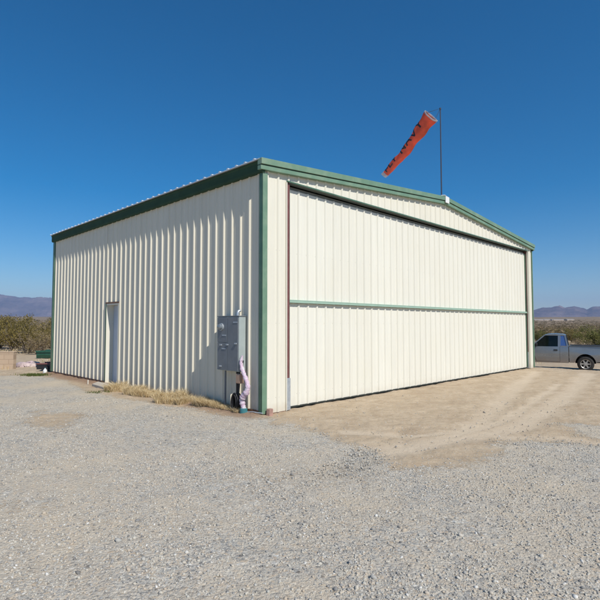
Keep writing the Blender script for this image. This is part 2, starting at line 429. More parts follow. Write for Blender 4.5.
size = (.0045+.0115*rng.random(len(x))**3.0)*np.where(rng.random(len(x)) < .012, 1.8, 1)
o = stones('loose_gravel', x, y, size, M['stone'])
tag(o, 'loose grey crushed gravel spread over the yard in the foreground', 'gravel', kind='stuff')

# ------------------------------------------------------------------ haze, mountains
def mountain(name, prof, dist, depth, label, seed):
    """prof: (bearing px, crest px) list -> a real eroded range at dist metres"""
    bear = np.array([math.atan2(*ray(p, 318).xy[:]) for p, _ in prof])
    hts = np.array([(at(p, v, dist).z) for p, v in prof])
    na, nd = 520, 90
    th = np.linspace(bear[0], bear[-1], na); crest = np.interp(th, bear, hts)
    crest = crest + (fbm(th*55, th*0+seed, seed, 5)-.5)*dist*.0050
    e = sstep(0, .04, (th-th[0])/(th[-1]-th[0]))*sstep(0, .04, (th[-1]-th)/(th[-1]-th[0]))
    q = np.linspace(0, 1, nd)
    TH, Q = np.meshgrid(th, q)
    rr = (dist-depth*.75) + Q*depth*1.5
    X = rr*np.tan(TH); Y = rr
    prof_q = np.where(Q < .5, sstep(0, .5, Q)**.8, sstep(1, .5, Q))
    n1 = fbm(X/1500, Y/1500, seed, 6); ridg = 1-np.abs(2*fbm(X/700, Y/1300, seed+3, 6)-1)
    ridg2 = 1-np.abs(2*fbm(X/260, Y/500, seed+7, 5)-1)
    shape = prof_q*(1-.55*(1-prof_q)*ridg*1.6) + (ridg-.7)*.55*prof_q*(1-prof_q)*2 + (ridg2-.6)*.16*prof_q**.5
    base = 40
    Z = base-25 + (crest-base)[None, :]*e[None, :]*np.clip(shape*.96+.04*prof_q, 0, 1.06) + (n1-.5)*60*prof_q*(1-prof_q)
    idx = np.arange(na*nd).reshape(nd, na)
    F = np.stack([idx[:-1, :-1], idx[:-1, 1:], idx[1:, 1:], idx[1:, :-1]], -1).reshape(-1, 4)
    me = bpy.data.meshes.new(name); me.from_pydata(np.stack([X, Y, Z], -1).reshape(-1, 3).tolist(), [], F.tolist())
    me.polygons.foreach_set('use_smooth', [True]*len(F)); me.update()
    o = link(name, me, M['mountain']); return tag(o, kind='structure')
m, nt, b = nodes('bare_mountain_rock'); pos = N(nt, 'ShaderNodeNewGeometry').outputs['Position']
c = ramp(nt, [(.3, (.03,.022,.028)), (.48, (.12,.085,.085)), (.66, (.26,.19,.165))], noise(nt, .0012, pos, 9, .7)).outputs[0]
nt.links.new(c, b.inputs['Base Color']); b.inputs['Roughness'].default_value = 1; b.inputs['Specular IOR Level'].default_value = 0
nt.links.new(bump(nt, noise(nt, .004, pos, 8, .7), 1, 60), b.inputs['Normal'])
M['mountain'] = m
mountain('mountains', [(-140,312),(-100,304),(-60,297),(-20,296),(2,295.6),(8,296.8),(15,298),(25,297.4),(33,298.4),(40,297.6),(50,299),(60,300.5),(80,303),(120,309),(160,314)], 17000, 5000, '', 61)
mountain('mountains', [(440,314),(480,312),(515,311),(535,309.3),(543,307),(553,306),(560,306),(565,307.3),(575,306.7),(583,307.3),(587,308.4),(592,306.4),(600,305.5),(620,304),(650,306),(700,310),(760,314)], 13000, 4200, '', 83)
hz = MB().box(-23500, 23500, -23500, 23500, -6, 1250).build('haze', None)
m = bpy.data.materials.new('desert_air'); m.use_nodes = True; nt = m.node_tree; nt.nodes.clear()
ou = nt.nodes.new('ShaderNodeOutputMaterial'); pv = nt.nodes.new('ShaderNodeVolumePrincipled')
pv.inputs['Color'].default_value = (.50, .66, 1.0, 1); pv.inputs['Density'].default_value = 5.2e-5; pv.inputs['Anisotropy'].default_value = 0
nt.links.new(pv.outputs[0], ou.inputs['Volume']); hz.data.materials.append(m)
tag(hz, 'thin blue desert haze that fades the far mountains', 'haze', kind='stuff')

# ------------------------------------------------------------------ the hangar
HGR = empty('hangar', (OX, OY, 0), ANG, 'cream ribbed steel hangar with green trim and one wide two-leaf door', 'hangar')
def profile(s0, s1, phase=0.12, extra=()):
    pts = {s0: 0.0, s1: 0.0}
    k0 = int((s0-phase)/.3048)-1; k1 = int((s1-phase)/.3048)+2
    def put(s, d):
        if s0 < s < s1: pts[round(s, 5)] = d
    for k in range(k0, k1):
        c = phase+k*.3048
        for ds, d in ((-.038, 0), (-.015, .031), (.015, .031), (.038, 0)): put(c+ds, d)
        for mc in (.1016, .2032):
            for ds, d in ((-.012, 0), (-.005, .0045), (.005, .0045), (.012, 0)): put(c+mc+ds, d)
    for s in extra: put(s, 0.0)
    return sorted(pts.items())
def sheet(mb, face, s0, s1, zb, zt, off=0, back=.05, phase=.12, extra=(), nz=1):
    """ribbed steel panel; face 'front' looks along -y, 'left' along -x"""
    pr = profile(s0, s1, phase, extra)
    zt_ = zt if callable(zt) else (lambda s: zt)
    P = (lambda s, d, z: (s, off-d, z)) if face == 'front' else ((lambda s, d, z: (off-d, s, z)))
    vs = []; n = len(pr)
    for s, d in pr: vs += [P(s, d, zb), P(s, d, zt_(s)), P(s, -back, zb), P(s, -back, zt_(s))]
    fs = []
    for i in range(n-1):
        a, b_ = 4*i, 4*i+4
        fs += [(a, b_, b_+1, a+1), (a+2, a+3, b_+3, b_+2), (a+1, b_+1, b_+3, a+3), (a, a+2, b_+2, b_)]
    fs += [(0, 1, 3, 2), (4*n-4, 4*n-2, 4*n-1, 4*n-3)]
    mb.add(vs, fs)
roof_z = lambda s: EAVE + SLOPE*(min(s, W-s)+.2)
D0, D1, DH = .68, 14.84, 5.0
PD0, PD1, PDH = 6.56, 7.45, 2.5     # small door in the side wall
# side wall (ribbed, opening for the small door)
mb = MB(); sheet(mb, 'left', .02, PD0, .09, 5.2); sheet(mb, 'left', PD0, PD1, PDH, 5.2); sheet(mb, 'left', PD1, L-.02, .09, 5.2)
mb.build('side_wall', M['siding_side'], HGR)
mb = MB()
mb.box(W-.05, W+.001, .1, L, .0, 5.2)
mb.build('side_wall', M['siding'], HGR)
mb = MB().box(.06, W-.06, L-.05, L, 0, 5.25); mb.prism([(.06, 5.25), (W-.06, 5.25), (W/2, roof_z(W/2)-.08)], L-.05, L, 'y')
mb.build('back_wall', M['siding'], HGR)
mb = MB()
zt = lambda s: roof_z(s)-.055
sheet(mb, 'front', .02, D0, .015, zt); sheet(mb, 'front', D1, W-.02, .015, zt)
sheet(mb, 'front', D0, D1, DH, zt, extra=(W/2,))
mb.build('front_wall', M['siding'], HGR)
# ground beam / footing seen under the siding
for b_ in ((-.012, .10, .02, PD0-.02, .088), (-.012, .10, PD1+.02, L, .088), (.102, D0, -.01, .10, .012), (D1, W, -.01, .10, .012)):
    MB().box(*b_[:4], -.15, b_[4]).build('footing', M['footing'], HGR)
MB().box(.12, W-.1, .35, L-.1, -.15, .01).build('floor_slab', M['concrete'], HGR)
# roof: two ribbed slopes
def roof(side):
    pr = profile(-.05, L+.1, .12); vs = []
    e0, e1 = (-.155, W/2) if side == 0 else (W+.155, W/2)
    sg = 1
    for s, d in pr:
        for e in (e0, e1):
            z = EAVE+SLOPE*((e if side == 0 else W-e)+.2)
            vs += [(e, s, z+d), (e, s, z-.022)]
    fs = []; n = len(pr)
    for i in range(n-1):
        a, b_ = 4*i, 4*i+4
        fs += [(a, b_, b_+2, a+2), (a+1, a+3, b_+3, b_+1), (a, a+1, b_+1, b_), (a+2, b_+2, b_+3, a+3)]
    fs += [(0, 2, 3, 1), (4*n-4, 4*n-3, 4*n-1, 4*n-2)]
    MB().add(vs, fs).build('roof', M['roof'], HGR)
roof(0); roof(1)
MB().prism([(W/2-.25, roof_z(W/2)-.005), (W/2, roof_z(W/2)+.05), (W/2+.25, roof_z(W/2)-.005), (W/2+.25, roof_z(W/2)+.012), (W/2, roof_z(W/2)+.068), (W/2-.25, roof_z(W/2)+.012)], -.08, L+.1, 'y').build('ridge_cap', M['roof'], HGR)
# eave gutters
def gutter(x0, sx):
    pr = [(x0, 5.02), (x0-sx*.085, 5.02), (x0-sx*.098, 5.06), (x0-sx*.098, 5.21), (x0-sx*.112, 5.235), (x0-sx*.112, 5.262), (x0, 5.262)]
    MB().prism(pr, -.075, L+.08, 'y').build('gutter', M['green_eave'], HGR)
gutter(-.002, 1); gutter(W+.004, -1)
# rake trim along both gable slopes: two stepped bands
def rake(side):
    for (d0, d1, z0, z1, nm) in ((-.135, .0, -.13, -.004, 'rake_trim'), (-.098, .0, -.155, -.131, 'rake_trim'), (-.112, .0, -.24, -.156, 'rake_trim')):
        e0, e1 = (-.15, W/2-.001) if side == 0 else (W+.15, W/2+.001)
        zz = [EAVE+SLOPE*((e if side == 0 else W-e)+.2) for e in (e0, e1)]
        vs = [(e, d, z+o) for e, z in ((e0, zz[0]), (e1, zz[1])) for d, o in ((d0, z0), (d0, z1), (d1, z1), (d1, z0))]
        mt = M['green_dark'] if z1 == -.131 else M['green_sunlit']
        MB().add(vs, [(0,1,2,3), (4,7,6,5), (0,4,5,1), (1,5,6,2), (2,6,7,3), (3,7,4,0)]).build(nm, mt, HGR, bevel=.004)
    # thin bright top lip
rake(0); rake(1)
zr = EAVE+SLOPE*(W/2+.2)
mb = MB(); mb.prism([(W/2-.115, zr-.215), (W/2+.115, zr-.215), (W/2+.115, zr-.018), (W/2, zr-.008), (W/2-.115, zr-.018)], -.165, -.137, 'y')
mb.build('peak_box', M['white'], HGR, bevel=.004)
# corner trims
def corner(x, y, sx, sy, mat):
    mb = MB()
    mb.box(min(x, x+sx*.10), max(x, x+sx*.078), min(y-sy*.036, y-sy*.04), max(y-sy*.036, y-sy*.046), .03, 5.02)   # on the front
    mb.box(min(x-sx*.046, x-sx*.0), max(x-sx*.046, x-sx*.0), min(y-sy*.036, y+sy*.10), max(y-sy*.036, y+sy*.06), .03, 5.02)
    mb.build('corner_trim', mat, HGR, bevel=.003)
corner(0, 0, 1, 1, M['green'])
# front flange of the near corner trim: overlay strip, sunlight painted in lighter green
MB().box(-.046, .085, -.052, -.0465, .03, 5.02).build('corner_trim', M['green_sunlit'], HGR)
MB().box(W-.0, W+.046, -.046, .10, .03, 5.02).build('corner_trim', M['green_sunlit'], HGR)
MB().box(-.046, .0, L-.10, L+.046, .09, 5.02).build('corner_trim', M['green'], HGR)
# header and jamb flashings round the big opening
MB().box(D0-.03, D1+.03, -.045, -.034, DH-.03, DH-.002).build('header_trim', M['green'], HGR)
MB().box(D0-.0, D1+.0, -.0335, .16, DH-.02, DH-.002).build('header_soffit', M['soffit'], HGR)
MB().box(D0-.028, D0-.003, -.033, -.004, .015, DH-.036).build('jamb_trim', M['siding'], HGR)
MB().box(D1+.003, D1+.028, -.04, .14, .015, DH-.036).build('jamb_trim', M['siding'], HGR)
# red oxide frame columns with galvanised guards at the foot
MB().box(D1-.011, D1-.002, -.033, .034, .015, DH-.04).build('jamb_trim', M['siding'], HGR)
for x0, x1 in ((D0+.0, D0+.098), (D1-.013, D1-.002)):
    o = MB().box(x0, x1, .0 if x0 < 2 else .035, .16, .70, DH-.04).build('frame_column', M['red_steel'], HGR, bevel=.004)
    MB().box(x0-.0, x1+(.004 if x0 < 2 else 0), -.032 if x0 < 2 else .035, .16, .02, .70).build('column_guard', M['galv'], HGR, bevel=.006)
# added sheet behind the door, there only to keep its gaps dark
MB().box(D0+.02, D1-.02, .30, .32, .02, DH).build('gap_backing', M['inner'], HGR)
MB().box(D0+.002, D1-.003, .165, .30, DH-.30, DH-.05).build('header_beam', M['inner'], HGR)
# the bifold door
DL, DR = D0+.135, D1-.045
DOOR = bpy.data.objects.new('bifold_door', None); COL.objects.link(DOOR); DOOR.parent = HGR
mb = MB(); sheet(mb, 'front', DL, DR, 2.40, 4.87, off=.12, back=.07, phase=.25); mb.build('upper_leaf', M['leaf'], DOOR)
mb = MB(); sheet(mb, 'front', DL, DR, .063, 2.33, off=.12, back=.07, phase=.25); mb.build('lower_leaf', M['leaf'], DOOR)
mb = MB(); mb.box(DL-.01, DR+.01, .055, .12, 2.345, 2.399); mb.prism([(.055, 2.345), (.035, 2.332), (.035, 2.350), (.055, 2.362)], DL-.01, DR+.01, 'x')
mb.build('hinge_trim', M['green_pale'], DOOR)
MB().box(DL-.034, DL-.002, .03, .19, .075, 4.87).build('edge_trim', M['green_dark'], DOOR)
MB().box(DR+.002, DR+.014, .068, .19, .075, 4.87).build('edge_trim', M['green'], DOOR)
MB().box(DL, DR, .10, .17, .032, .062).build('bottom_seal', M['rubber'], DOOR)
# small side door in its deep reveal
MD = bpy.data.objects.new('side_door', None); COL.objects.link(MD); MD.parent = HGR
mb = MB(); d = .24
mb.box(-.036, d, PD1-.04, PD1-.002, .05, PDH-.002); mb.box(-.036, d, PD0+.002, PD0+.04, .05, PDH-.002); mb.box(-.036, d, PD0+.0405, PD1-.0405, PDH-.04, PDH-.004)
mb.build('frame', M['siding'], MD)
MB().box(-.040, -.037, PD1-.05, PD1+.03, .09, PDH+.05).build('jamb_trim', M['green'], MD)
MB().box(-.040, -.037, PD0-.03, PD0+.03, .09, PDH+.05).build('jamb_trim', M['siding'], MD)
MB().box(-.042, -.033, PD0-.03, PD1+.03, PDH-.002, PDH+.05).build('drip_cap', M['footing'], MD)
MB().box(d-.04, d, PD0+.042, PD1-.042, .06, PDH-.045).build('door_leaf', M['door_paint'], MD, bevel=.004)
mb = MB(); mb.tube([(d-.04, PD0+.13, 1.05), (d-.085, PD0+.13, 1.05)], .012); mb.tube([(d-.085, PD0+.13, 1.05), (d-.095, PD0+.24, 1.05)], .011)
mb.build('handle', M['brass'], MD)
MB().box(-.03, d, PD0+.003, PD1-.003, -.05, .05).build('sill', M['concrete'], MD)
# electrical-looking weather strip: screws along the ribs of the side wall are too small to see

# ------------------------------------------------------------------ door pad, marker peg, corner block
def hobj(name, u, w, z=0, label=None, cat=None, group=None):
    return empty(name, loc2w(u, w, z), ANG, label, cat, group)
P = [gpt(92, 386.3), gpt(98, 383.8), gpt(113, 387.2), gpt(108, 391)]
cx = sum(p[0] for p in P)/4; cy = sum(p[1] for p in P)/4
mb = MB(); mb.prism([(p[0]-cx, p[1]-cy) for p in P], -.06, .075, 'z'); o = mb.build('step_slab', M['concrete'], None, bevel=.012)
o.location = (cx, cy, 0); tag(o, 'pale concrete step pad lying before the small side door', 'step')
M['tanpeg'] = simple('weathered_white_plastic', (.62, .58, .50), .6)
mb = MB().tube([(0, 0, -.1), (0, 0, .12), (.004, 0, .13)], [.017, .017, .010], 10)
o = mb.build('marker_peg', M['tanpeg'], None, smooth=40); o.location = (*gpt(88, 384), 0)
tag(o, 'short white plastic pipe stub in the gravel left of the side door', 'pipe stub')
M['redblock'] = simple('reddish_brick', (.42, .25, .20), .9, var=.25, scale=9, bmp=.5)
p = loc2w(.09, -.13)
o = MB().box(-.06, .06, -.045, .045, -.02, .14).build('brick', M['redblock'], None, bevel=.012); o.location = p; o.rotation_euler = (0, .06, ANG+.2)
tag(o, 'worn reddish brick standing at the foot of the green corner trim', 'brick')

# ------------------------------------------------------------------ electrical cabinet on the side wall
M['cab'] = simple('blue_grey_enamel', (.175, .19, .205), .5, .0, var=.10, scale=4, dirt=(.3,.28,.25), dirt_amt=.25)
M['cab_sunlit'] = simple('sunlit_blue_grey_enamel', (.36, .41, .40), .5, .0, var=.08, scale=4)  # same enamel as the doors, lighter: sunlight on the housing painted in
CX, C0, C1, Z0, Z1 = -.235, .50, 1.25, .86, 2.02      # depth, along the wall, height (hangar frame)
CAB = hobj('electrical_cabinet', 0, (C0+C1)/2, 0, 'blue grey electrical cabinet mounted on the ribbed side wall near the corner', 'electrical cabinet')
cy0 = (C0+C1)/2
def cb(x0, x1, y0, y1, z0, z1, name, mat, bevel=.004, parent=CAB):
    return MB().box(x0, x1, y0-cy0, y1-cy0, z0, z1).build(name, mat, parent, bevel=bevel)
cb(CX+.02, -.034, C0, C1, Z0, Z1, 'housing', M['cab_sunlit'], .006)
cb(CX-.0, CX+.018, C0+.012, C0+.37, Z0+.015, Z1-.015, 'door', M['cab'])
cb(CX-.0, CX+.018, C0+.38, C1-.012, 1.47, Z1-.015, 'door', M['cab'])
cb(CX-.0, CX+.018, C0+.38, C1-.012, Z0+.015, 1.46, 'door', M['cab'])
cb(CX+.005, -.034, C0-.012, C1+.012, Z1+.001, Z1+.022, 'drip_hood', M['cab'])
# meter socket with glass cover
mb = MB(); mb.tube([(CX, 1.08-cy0, 1.80), (CX-.035, 1.08-cy0, 1.80)], .078, 24); o = mb.build('meter_ring', M['galv'], CAB, smooth=40)
mb = MB(); mb.tube([(CX-.036, 1.08-cy0, 1.80), (CX-.08, 1.08-cy0, 1.80), (CX-.10, 1.08-cy0, 1.80)], [.064, .06, .035], 24)
m, nt, b = nodes('meter_glass'); b.inputs['Base Color'].default_value = (.25, .28, .3, 1); b.inputs['Roughness'].default_value = .04; b.inputs['Metallic'].default_value = .35
mb.build('meter', m, CAB, smooth=40)
for yy, zz in ((1.10, 1.41), (.87, 1.42), (1.11, .95), (.58, 1.45)):
    mb = MB(); mb.box(CX-.02, CX, yy-.035-cy0, yy+.035-cy0, zz-.014, zz+.014); mb.build('latch', M['galv'], CAB, bevel=.004)
for yy, zz in ((.99, 1.62), (1.0, 1.33), (.6, 1.9)):
    cb(CX-.006, CX-.0005, yy-.07, yy+.07, zz-.012, zz+.012, 'nameplate', M['galv'], 0)
mb = MB(); mb.tube([(-.11, .68-cy0, Z1+.02), (-.11, .68-cy0, Z1+.08), (-.09, .68-cy0, Z1+.12), (-.04, .68-cy0, Z1+.13)], .03, 10)
mb.build('conduit_elbow', M['galv'], CAB, smooth=50)
mb = MB(); mb.tube([(-.11, 1.10-cy0, Z0), (-.11, 1.10-cy0, -.1)], .022, 10); mb.build('conduit', M['cab'], CAB, smooth=50)
mb = MB(); mb.tube([(-.12, .66-cy0, Z0), (-.12, .655-cy0, .4), (-.13, .66-cy0, -.1)], .034, 10); mb.build('conduit', M['black'], CAB, smooth=50)
# tan junction box below it
M['tanbox'] = simple('tan_plastic', (.46, .30, .21), .5, var=.08)
JB = hobj('junction_box', 0, .53, .62, 'small tan junction box hanging under the electrical cabinet', 'junction box')
MB().box(-.22, -.12, -.075, .065, 0, .20).build('housing', M['tanbox'], JB, bevel=.008)
MB().box(-.228, -.2205, -.062, .052, .015, .185).build('cover', M['tanbox'], JB, bevel=.003)
mb = MB(); mb.tube([(-.17, 0, .2), (-.17, 0, .24)], .018, 8); mb.tube([(-.17, 0, 0), (-.175, .02, -.2), (-.19, .0, -.42), (-.2, .03, -.62)], .016, 8)
mb.build('cable', M['black'], JB, smooth=50)
# insulated pipe in pink and white wrap
def wrap_mat():
    m, nt, b = nodes('pink_white_pipe_wrap'); co = objco(nt)
    n = noise(nt, 9, co, 4, .6)
    c = ramp(nt, [(.38, (.80,.76,.80)), (.52, (.78,.55,.70)), (.66, (.84,.82,.84))], n).outputs[0]
    n2 = noise(nt, 14, co, 3, .6); c = mixc(nt, ramp(nt, [(.66, (0,0,0)), (.70, (1,1,1))], n2).outputs[0], c, (.25, .08, .18))
    nt.links.new(c, b.inputs['Base Color']); b.inputs['Roughness'].default_value = .55
    nt.links.new(bump(nt, noise(nt, 26, co, 5, .6, 1.5), 1.0, .03), b.inputs['Normal']); return m
PIPE = hobj('wrapped_pipe', -.2, .35, 0, 'pink and white insulation-wrapped pipe bent below the electrical cabinet', 'pipe')
pp = [(.02,.08,1.20), (.0,.10,1.07), (.0,.06,.93), (0,-.03,.79), (0,-.11,.66), (0,-.135,.56), (-.01,-.10,.46), (-.02,-.02,.38), (-.02,.03,.30), (-.01,.02,.2), (0,0,.13), (0,0,.05)]
rs = [.025,.035,.042,.045,.046,.052,.060,.066,.060,.054,.05,.045]
fine = []; fr = []
for i in range(len(pp)-1):
    for k in range(4):
        t_ = k/4; fine.append(tuple(pp[i][j]*(1-t_)+pp[i+1][j]*t_ for j in range(3))); fr.append((rs[i]*(1-t_)+rs[i+1]*t_)*(1+.13*math.sin(len(fine)*2.3)+.08*math.sin(len(fine)*5.1)))
MB().tube(fine, fr, 12).build('insulation', wrap_mat(), PIPE, smooth=60)
M['teal'] = simple('teal_plastic', (.05, .20, .22), .45, var=.15, scale=12)
MB().tube([(0,0,-.05), (0,0,.02), (0,0,.12), (0,0,.13)], [.085,.085,.078,.05], 16).build('collar', M['teal'], PIPE, smooth=35)
mb = MB(); mb.tube([(.06,.10,1.10), (.03,.10,.95), (.04,.06,.85)], .018, 8); mb.build('strap', M['black'], PIPE, smooth=50)
# hose and black box behind
HOSE = hobj('garden_hose', -.16, .62, 0, 'black hose coiled on the dirt under the electrical cabinet', 'hose')
pts = []
for i in range(200):
    a = i*.33; q_ = i/200
    pts.append((-.02+.06*math.sin(a*.23+1), .085*math.cos(a)*(1+.25*math.sin(a*.31)), .20+.17*math.sin(a)*(1+.2*math.sin(a*.17))+.02*math.sin(a*.7)))
mb = MB(); mb.tube(pts, .013, 6); mb.build('coil', M['black'], HOSE, smooth=60)
GP = hobj('ground_pipe', -.06, .0, 0, 'thin grey pipe lying along the wall foot behind the teal collar', 'pipe')
mb = MB(); mb.tube([(-.10, .28, .05), (-.07, .14, .07), (-.03, .02, .06), (.03, -.06, .05)], .012, 8); mb.build('pipe', M['galv'], GP, smooth=50)

# ------------------------------------------------------------------ windsock and its pole
PU, PW = 7.73, .10
pb = loc2w(PU, PW, roof_z(PU)+.02)
PT = at(438, 109, pb.y).z
POLE = empty('windsock_pole', pb, ANG, 'thin dark mast standing on the roof ridge beside the windsock', 'mast')
hp = PT-pb.z
M['pole'] = simple('dark_blue_grey_pole', (.05, .055, .08), .5, .2)
MB().tube([(0,0,0), (0,0,hp*.5), (0,0,hp)], [.022,.02,.017], 10).build('mast', M['pole'], POLE, smooth=50)
MB().box(-.07, .07, -.05, .05, -.03, .02).build('base_plate', M['galv'], POLE)
mb = MB(); mb.tube([(0,0,hp-.02), (0,0,hp+.035)], [.03,.03], 10); mb.build('swivel', M['pole'], POLE, smooth=50)
m0 = at(430.5, 116.5, pb.y-.1); m1 = at(384.5, 175.0, pb.y+1.35)
ax = (m1-m0).normalized(); SL = (m1-m0).length
WS = empty('windsock', m0, 0, 'orange windsock with black lettering drooping from the mast above the roof', 'windsock')
e2 = Vector((-1, 0, 1)); e2 = (e2-ax*e2.dot(ax)).normalized(); e3 = ax.cross(e2)      # e2: upper left side
def sock_r(t): return .25*(1-t)+.10*t
def sock_pt(t, phi, off=0):
    r = sock_r(t)*(1+.06*math.sin(3*phi+t*9)+.045*math.sin(5*phi-t*14)+.025*math.sin(t*40+2*phi)) + off
    sag = Vector((0, 0, -.09*math.sin(math.pi*t)+.014*math.sin(t*19)))
    fold = 1-.16*math.sin(math.pi*min(1, t*1.3))*(1+.6*math.sin(t*23))
    return ax*(t*SL)+(e2*math.cos(phi)*fold+e3*math.sin(phi)*(.86-.1*math.sin(t*15)))*r+sag
def fabric(name, col):
    m, nt, b = nodes(name); co = objco(nt)
    c = ramp(nt, [(.3, tuple(v*.82 for v in col)), (.7, col)], noise(nt, 7, co, 4)).outputs[0]
    nt.links.new(c, b.inputs['Base Color']); b.inputs['Roughness'].default_value = .75
    tr = N(nt, 'ShaderNodeBsdfTranslucent'); nt.links.new(c, tr.inputs[0]); mx = N(nt, 'ShaderNodeMixShader'); mx.inputs[0].default_value = .5
    out = nt.nodes['Material Output']; nt.links.new(b.outputs[0], mx.inputs[1]); nt.links.new(tr.outputs[0], mx.inputs[2]); nt.links.new(mx.outputs[0], out.inputs[0])
    nt.links.new(bump(nt, noise(nt, 16, co, 4), .5, .02), b.inputs['Normal']); return m
M['orange'] = fabric('orange_nylon', (1.0, .22, .115))
M['whitecloth'] = fabric('white_webbing', (.8, .78, .78))
NT, NP = 60, 40
def sock_strip(t0, t1, off0, off1, nt_, name, mat):
    vs = []; fs = []
    for lay, of in ((0, off0), (1, off1)):
        for i in range(nt_+1):
            for k in range(NP): vs.append(sock_pt(t0+(t1-t0)*i/nt_, 2*math.pi*k/NP, of))
    n = (nt_+1)*NP
    for lay in (0, 1):
        for i in range(nt_):
            for k in range(NP):
                q = (i*NP+k, i*NP+(k+1) % NP, (i+1)*NP+(k+1) % NP, (i+1)*NP+k)
                fs.append(tuple(a+lay*n for a in (q if lay else q[::-1])))
    for i in (0, nt_):
        for k in range(NP):
            a, b_ = i*NP+k, i*NP+(k+1) % NP; fs.append((a, b_, b_+n, a+n))
    return MB().add(vs, fs).build(name, mat, WS, smooth=50)
sock_strip(0, .985, -.002, .002, NT, 'sleeve', M['orange'])
sock_strip(-.010, .008, -.006, .008, 2, 'mouth_hoop', M['whitecloth'])
sock_strip(.965, 1.02, -.004, .006, 3, 'tail_hem', M['whitecloth'])
top = POLE.location + Vector((0, 0, hp+.02)) - m0
mb = MB()
for k in range(4):
    mb.tube([sock_pt(0, math.pi/4+k*math.pi/2), top], .004, 5)
mb.build('bridle', M['pole'], WS)
LET = {'F': [((0,0),(0,1)), ((0,1),(.6,1)), ((0,.52),(.5,.52))], 'L': [((0,1),(0,0)), ((0,0),(.6,0))],
       'Y': [((0,1),(.33,.5)), ((.66,1),(.33,.5)), ((.33,.5),(.33,0))], 'N': [((0,0),(0,1)), ((0,1),(.62,0)), ((.62,0),(.62,1))],
       'A': [((0,0),(.34,1)), ((.68,0),(.34,1)), ((.13,.35),(.55,.35))], 'V': [((0,1),(.34,0)), ((.68,1),(.34,0))]}
def letters(text, t_start, t_end, h):
    mb = MB(); n = len(text); st = (t_start-t_end)/n
    for i, ch in enumerate(text):
        t0 = t_start-i*st; wd = st*SL*.72; lh = h*(sock_r(t0-st/2)/.2)
        for (ax_, ay), (bx, by) in LET[ch]:
            ln = math.hypot((bx-ax_)*wd/.66, (by-ay)*lh); k = 8; hw = .026
            dx, dy = (bx-ax_)*wd/.66/ln, (by-ay)*lh/ln
            vs = []
            for j in range(k+1):
                s_ = j/k; ex = -hw*.8 + (ln+1.6*hw)*s_
                px = ax_*wd/.66+dx*ex; py = ay*lh+dy*ex
                for sd in (-1, 1):
                    qx = px-dy*sd*hw; qy = py+dx*sd*hw
                    t_ = t0-qx/SL; r = sock_r(t_)
                    phi = .66 - (qy-lh*.5)/r*1.0
                    for of in (.004, .007): vs.append(sock_pt(t_, -phi*LSIGN, of))
            fs = []
            for j in range(k):
                b0 = j*4; fs += [(b0+1, b0+3, b0+7, b0+5), (b0, b0+4, b0+6, b0+2), (b0, b0+1, b0+5, b0+4), (b0+2, b0+6, b0+7, b0+3)]
            fs += [(0, 2, 3, 1), (k*4, k*4+1, k*4+3, k*4+2)]
            mb.add(vs, fs)
    mb.build('lettering', M['black'], WS)
LSIGN = 1
letters('FLY', .92, .66, .24); letters('NAVY', .56, .08, .24)

# ------------------------------------------------------------------ pickup truck
def truck_paint():
    m, nt, b = nodes('dusty_silver_paint'); co = objco(nt)
    sz = N(nt, 'ShaderNodeSeparateXYZ'); nt.links.new(co, sz.inputs[0])
    h = mth(nt, 'MULTIPLY_ADD', noise(nt, 4, co, 6, .7), .5, mth(nt, 'MULTIPLY', sz.outputs[2], -1.0))
    f = ramp(nt, [(.0, (1,1,1)), (1, (0,0,0))], mth(nt, 'MULTIPLY_ADD', h, -2.6, -.15, clamp=True)).outputs[0]
    base = ramp(nt, [(.3, (.235,.26,.285)), (.7, (.285,.31,.335))], noise(nt, 3, co, 4)).outputs[0]
    c = mixc(nt, mth(nt, 'MULTIPLY', f, .85), base, (.27, .20, .135))
    nt.links.new(c, b.inputs['Base Color'])
    nt.links.new(mth(nt, 'MULTIPLY_ADD', f, .5, .26), b.inputs['Roughness'])
    nt.links.new(mth(nt, 'MULTIPLY_ADD', f, -.55, .55), b.inputs['Metallic'])
    b.inputs['Coat Weight'].default_value = .25
    return m
M['silver'] = truck_paint()
M['tyre'] = simple('dusty_tyre', (.028, .026, .024), .85, var=.3, scale=10)
M['alloy'] = simple('dusty_alloy', (.48, .46, .42), .4, .6, var=.12, scale=12)
M['chassis'] = simple('black_underbody', (.02, .019, .018), .8)
M['seat'] = simple('grey_seat_cloth', (.12, .12, .12), .9)
M['lamp_red'] = simple('red_lens', (.45, .02, .015), .2)
M['lamp_clear'] = simple('clear_lens', (.65, .65, .62), .15)
def glass_mat(name, tint, mixf):
    m, nt, b = nodes(name); out = nt.nodes['Material Output']
    b.inputs['Base Color'].default_value = (*tint, 1); b.inputs['Roughness'].default_value = .03; b.inputs['Specular IOR Level'].default_value = .8
    tr = N(nt, 'ShaderNodeBsdfTransparent'); tr.inputs[0].default_value = (.45, .52, .47, 1)
    mx = N(nt, 'ShaderNodeMixShader'); mx.inputs[0].default_value = mixf
    nt.links.new(tr.outputs[0], mx.inputs[1]); nt.links.new(b.outputs[0], mx.inputs[2]); nt.links.new(mx.outputs[0], out.inputs[0]); return m
M['glass'] = glass_mat('tinted_window_glass', (.01, .014, .013), .45)
M['qglass'] = glass_mat('sky_painted_quarter_glass', (.06, .12, .32), .9)  # blue of the sky on this window painted into the glass colour
ty = 24.0; dpt = ray(586, 371.7); tx = dpt.x/dpt.y*ty; tz = EYE+dpt.z/dpt.y*ty
TR = empty('pickup_truck', (tx+.465, ty+.81, tz), R(150), 'dusty silver pickup truck parked beyond the far end of the hangar', 'pickup truck')
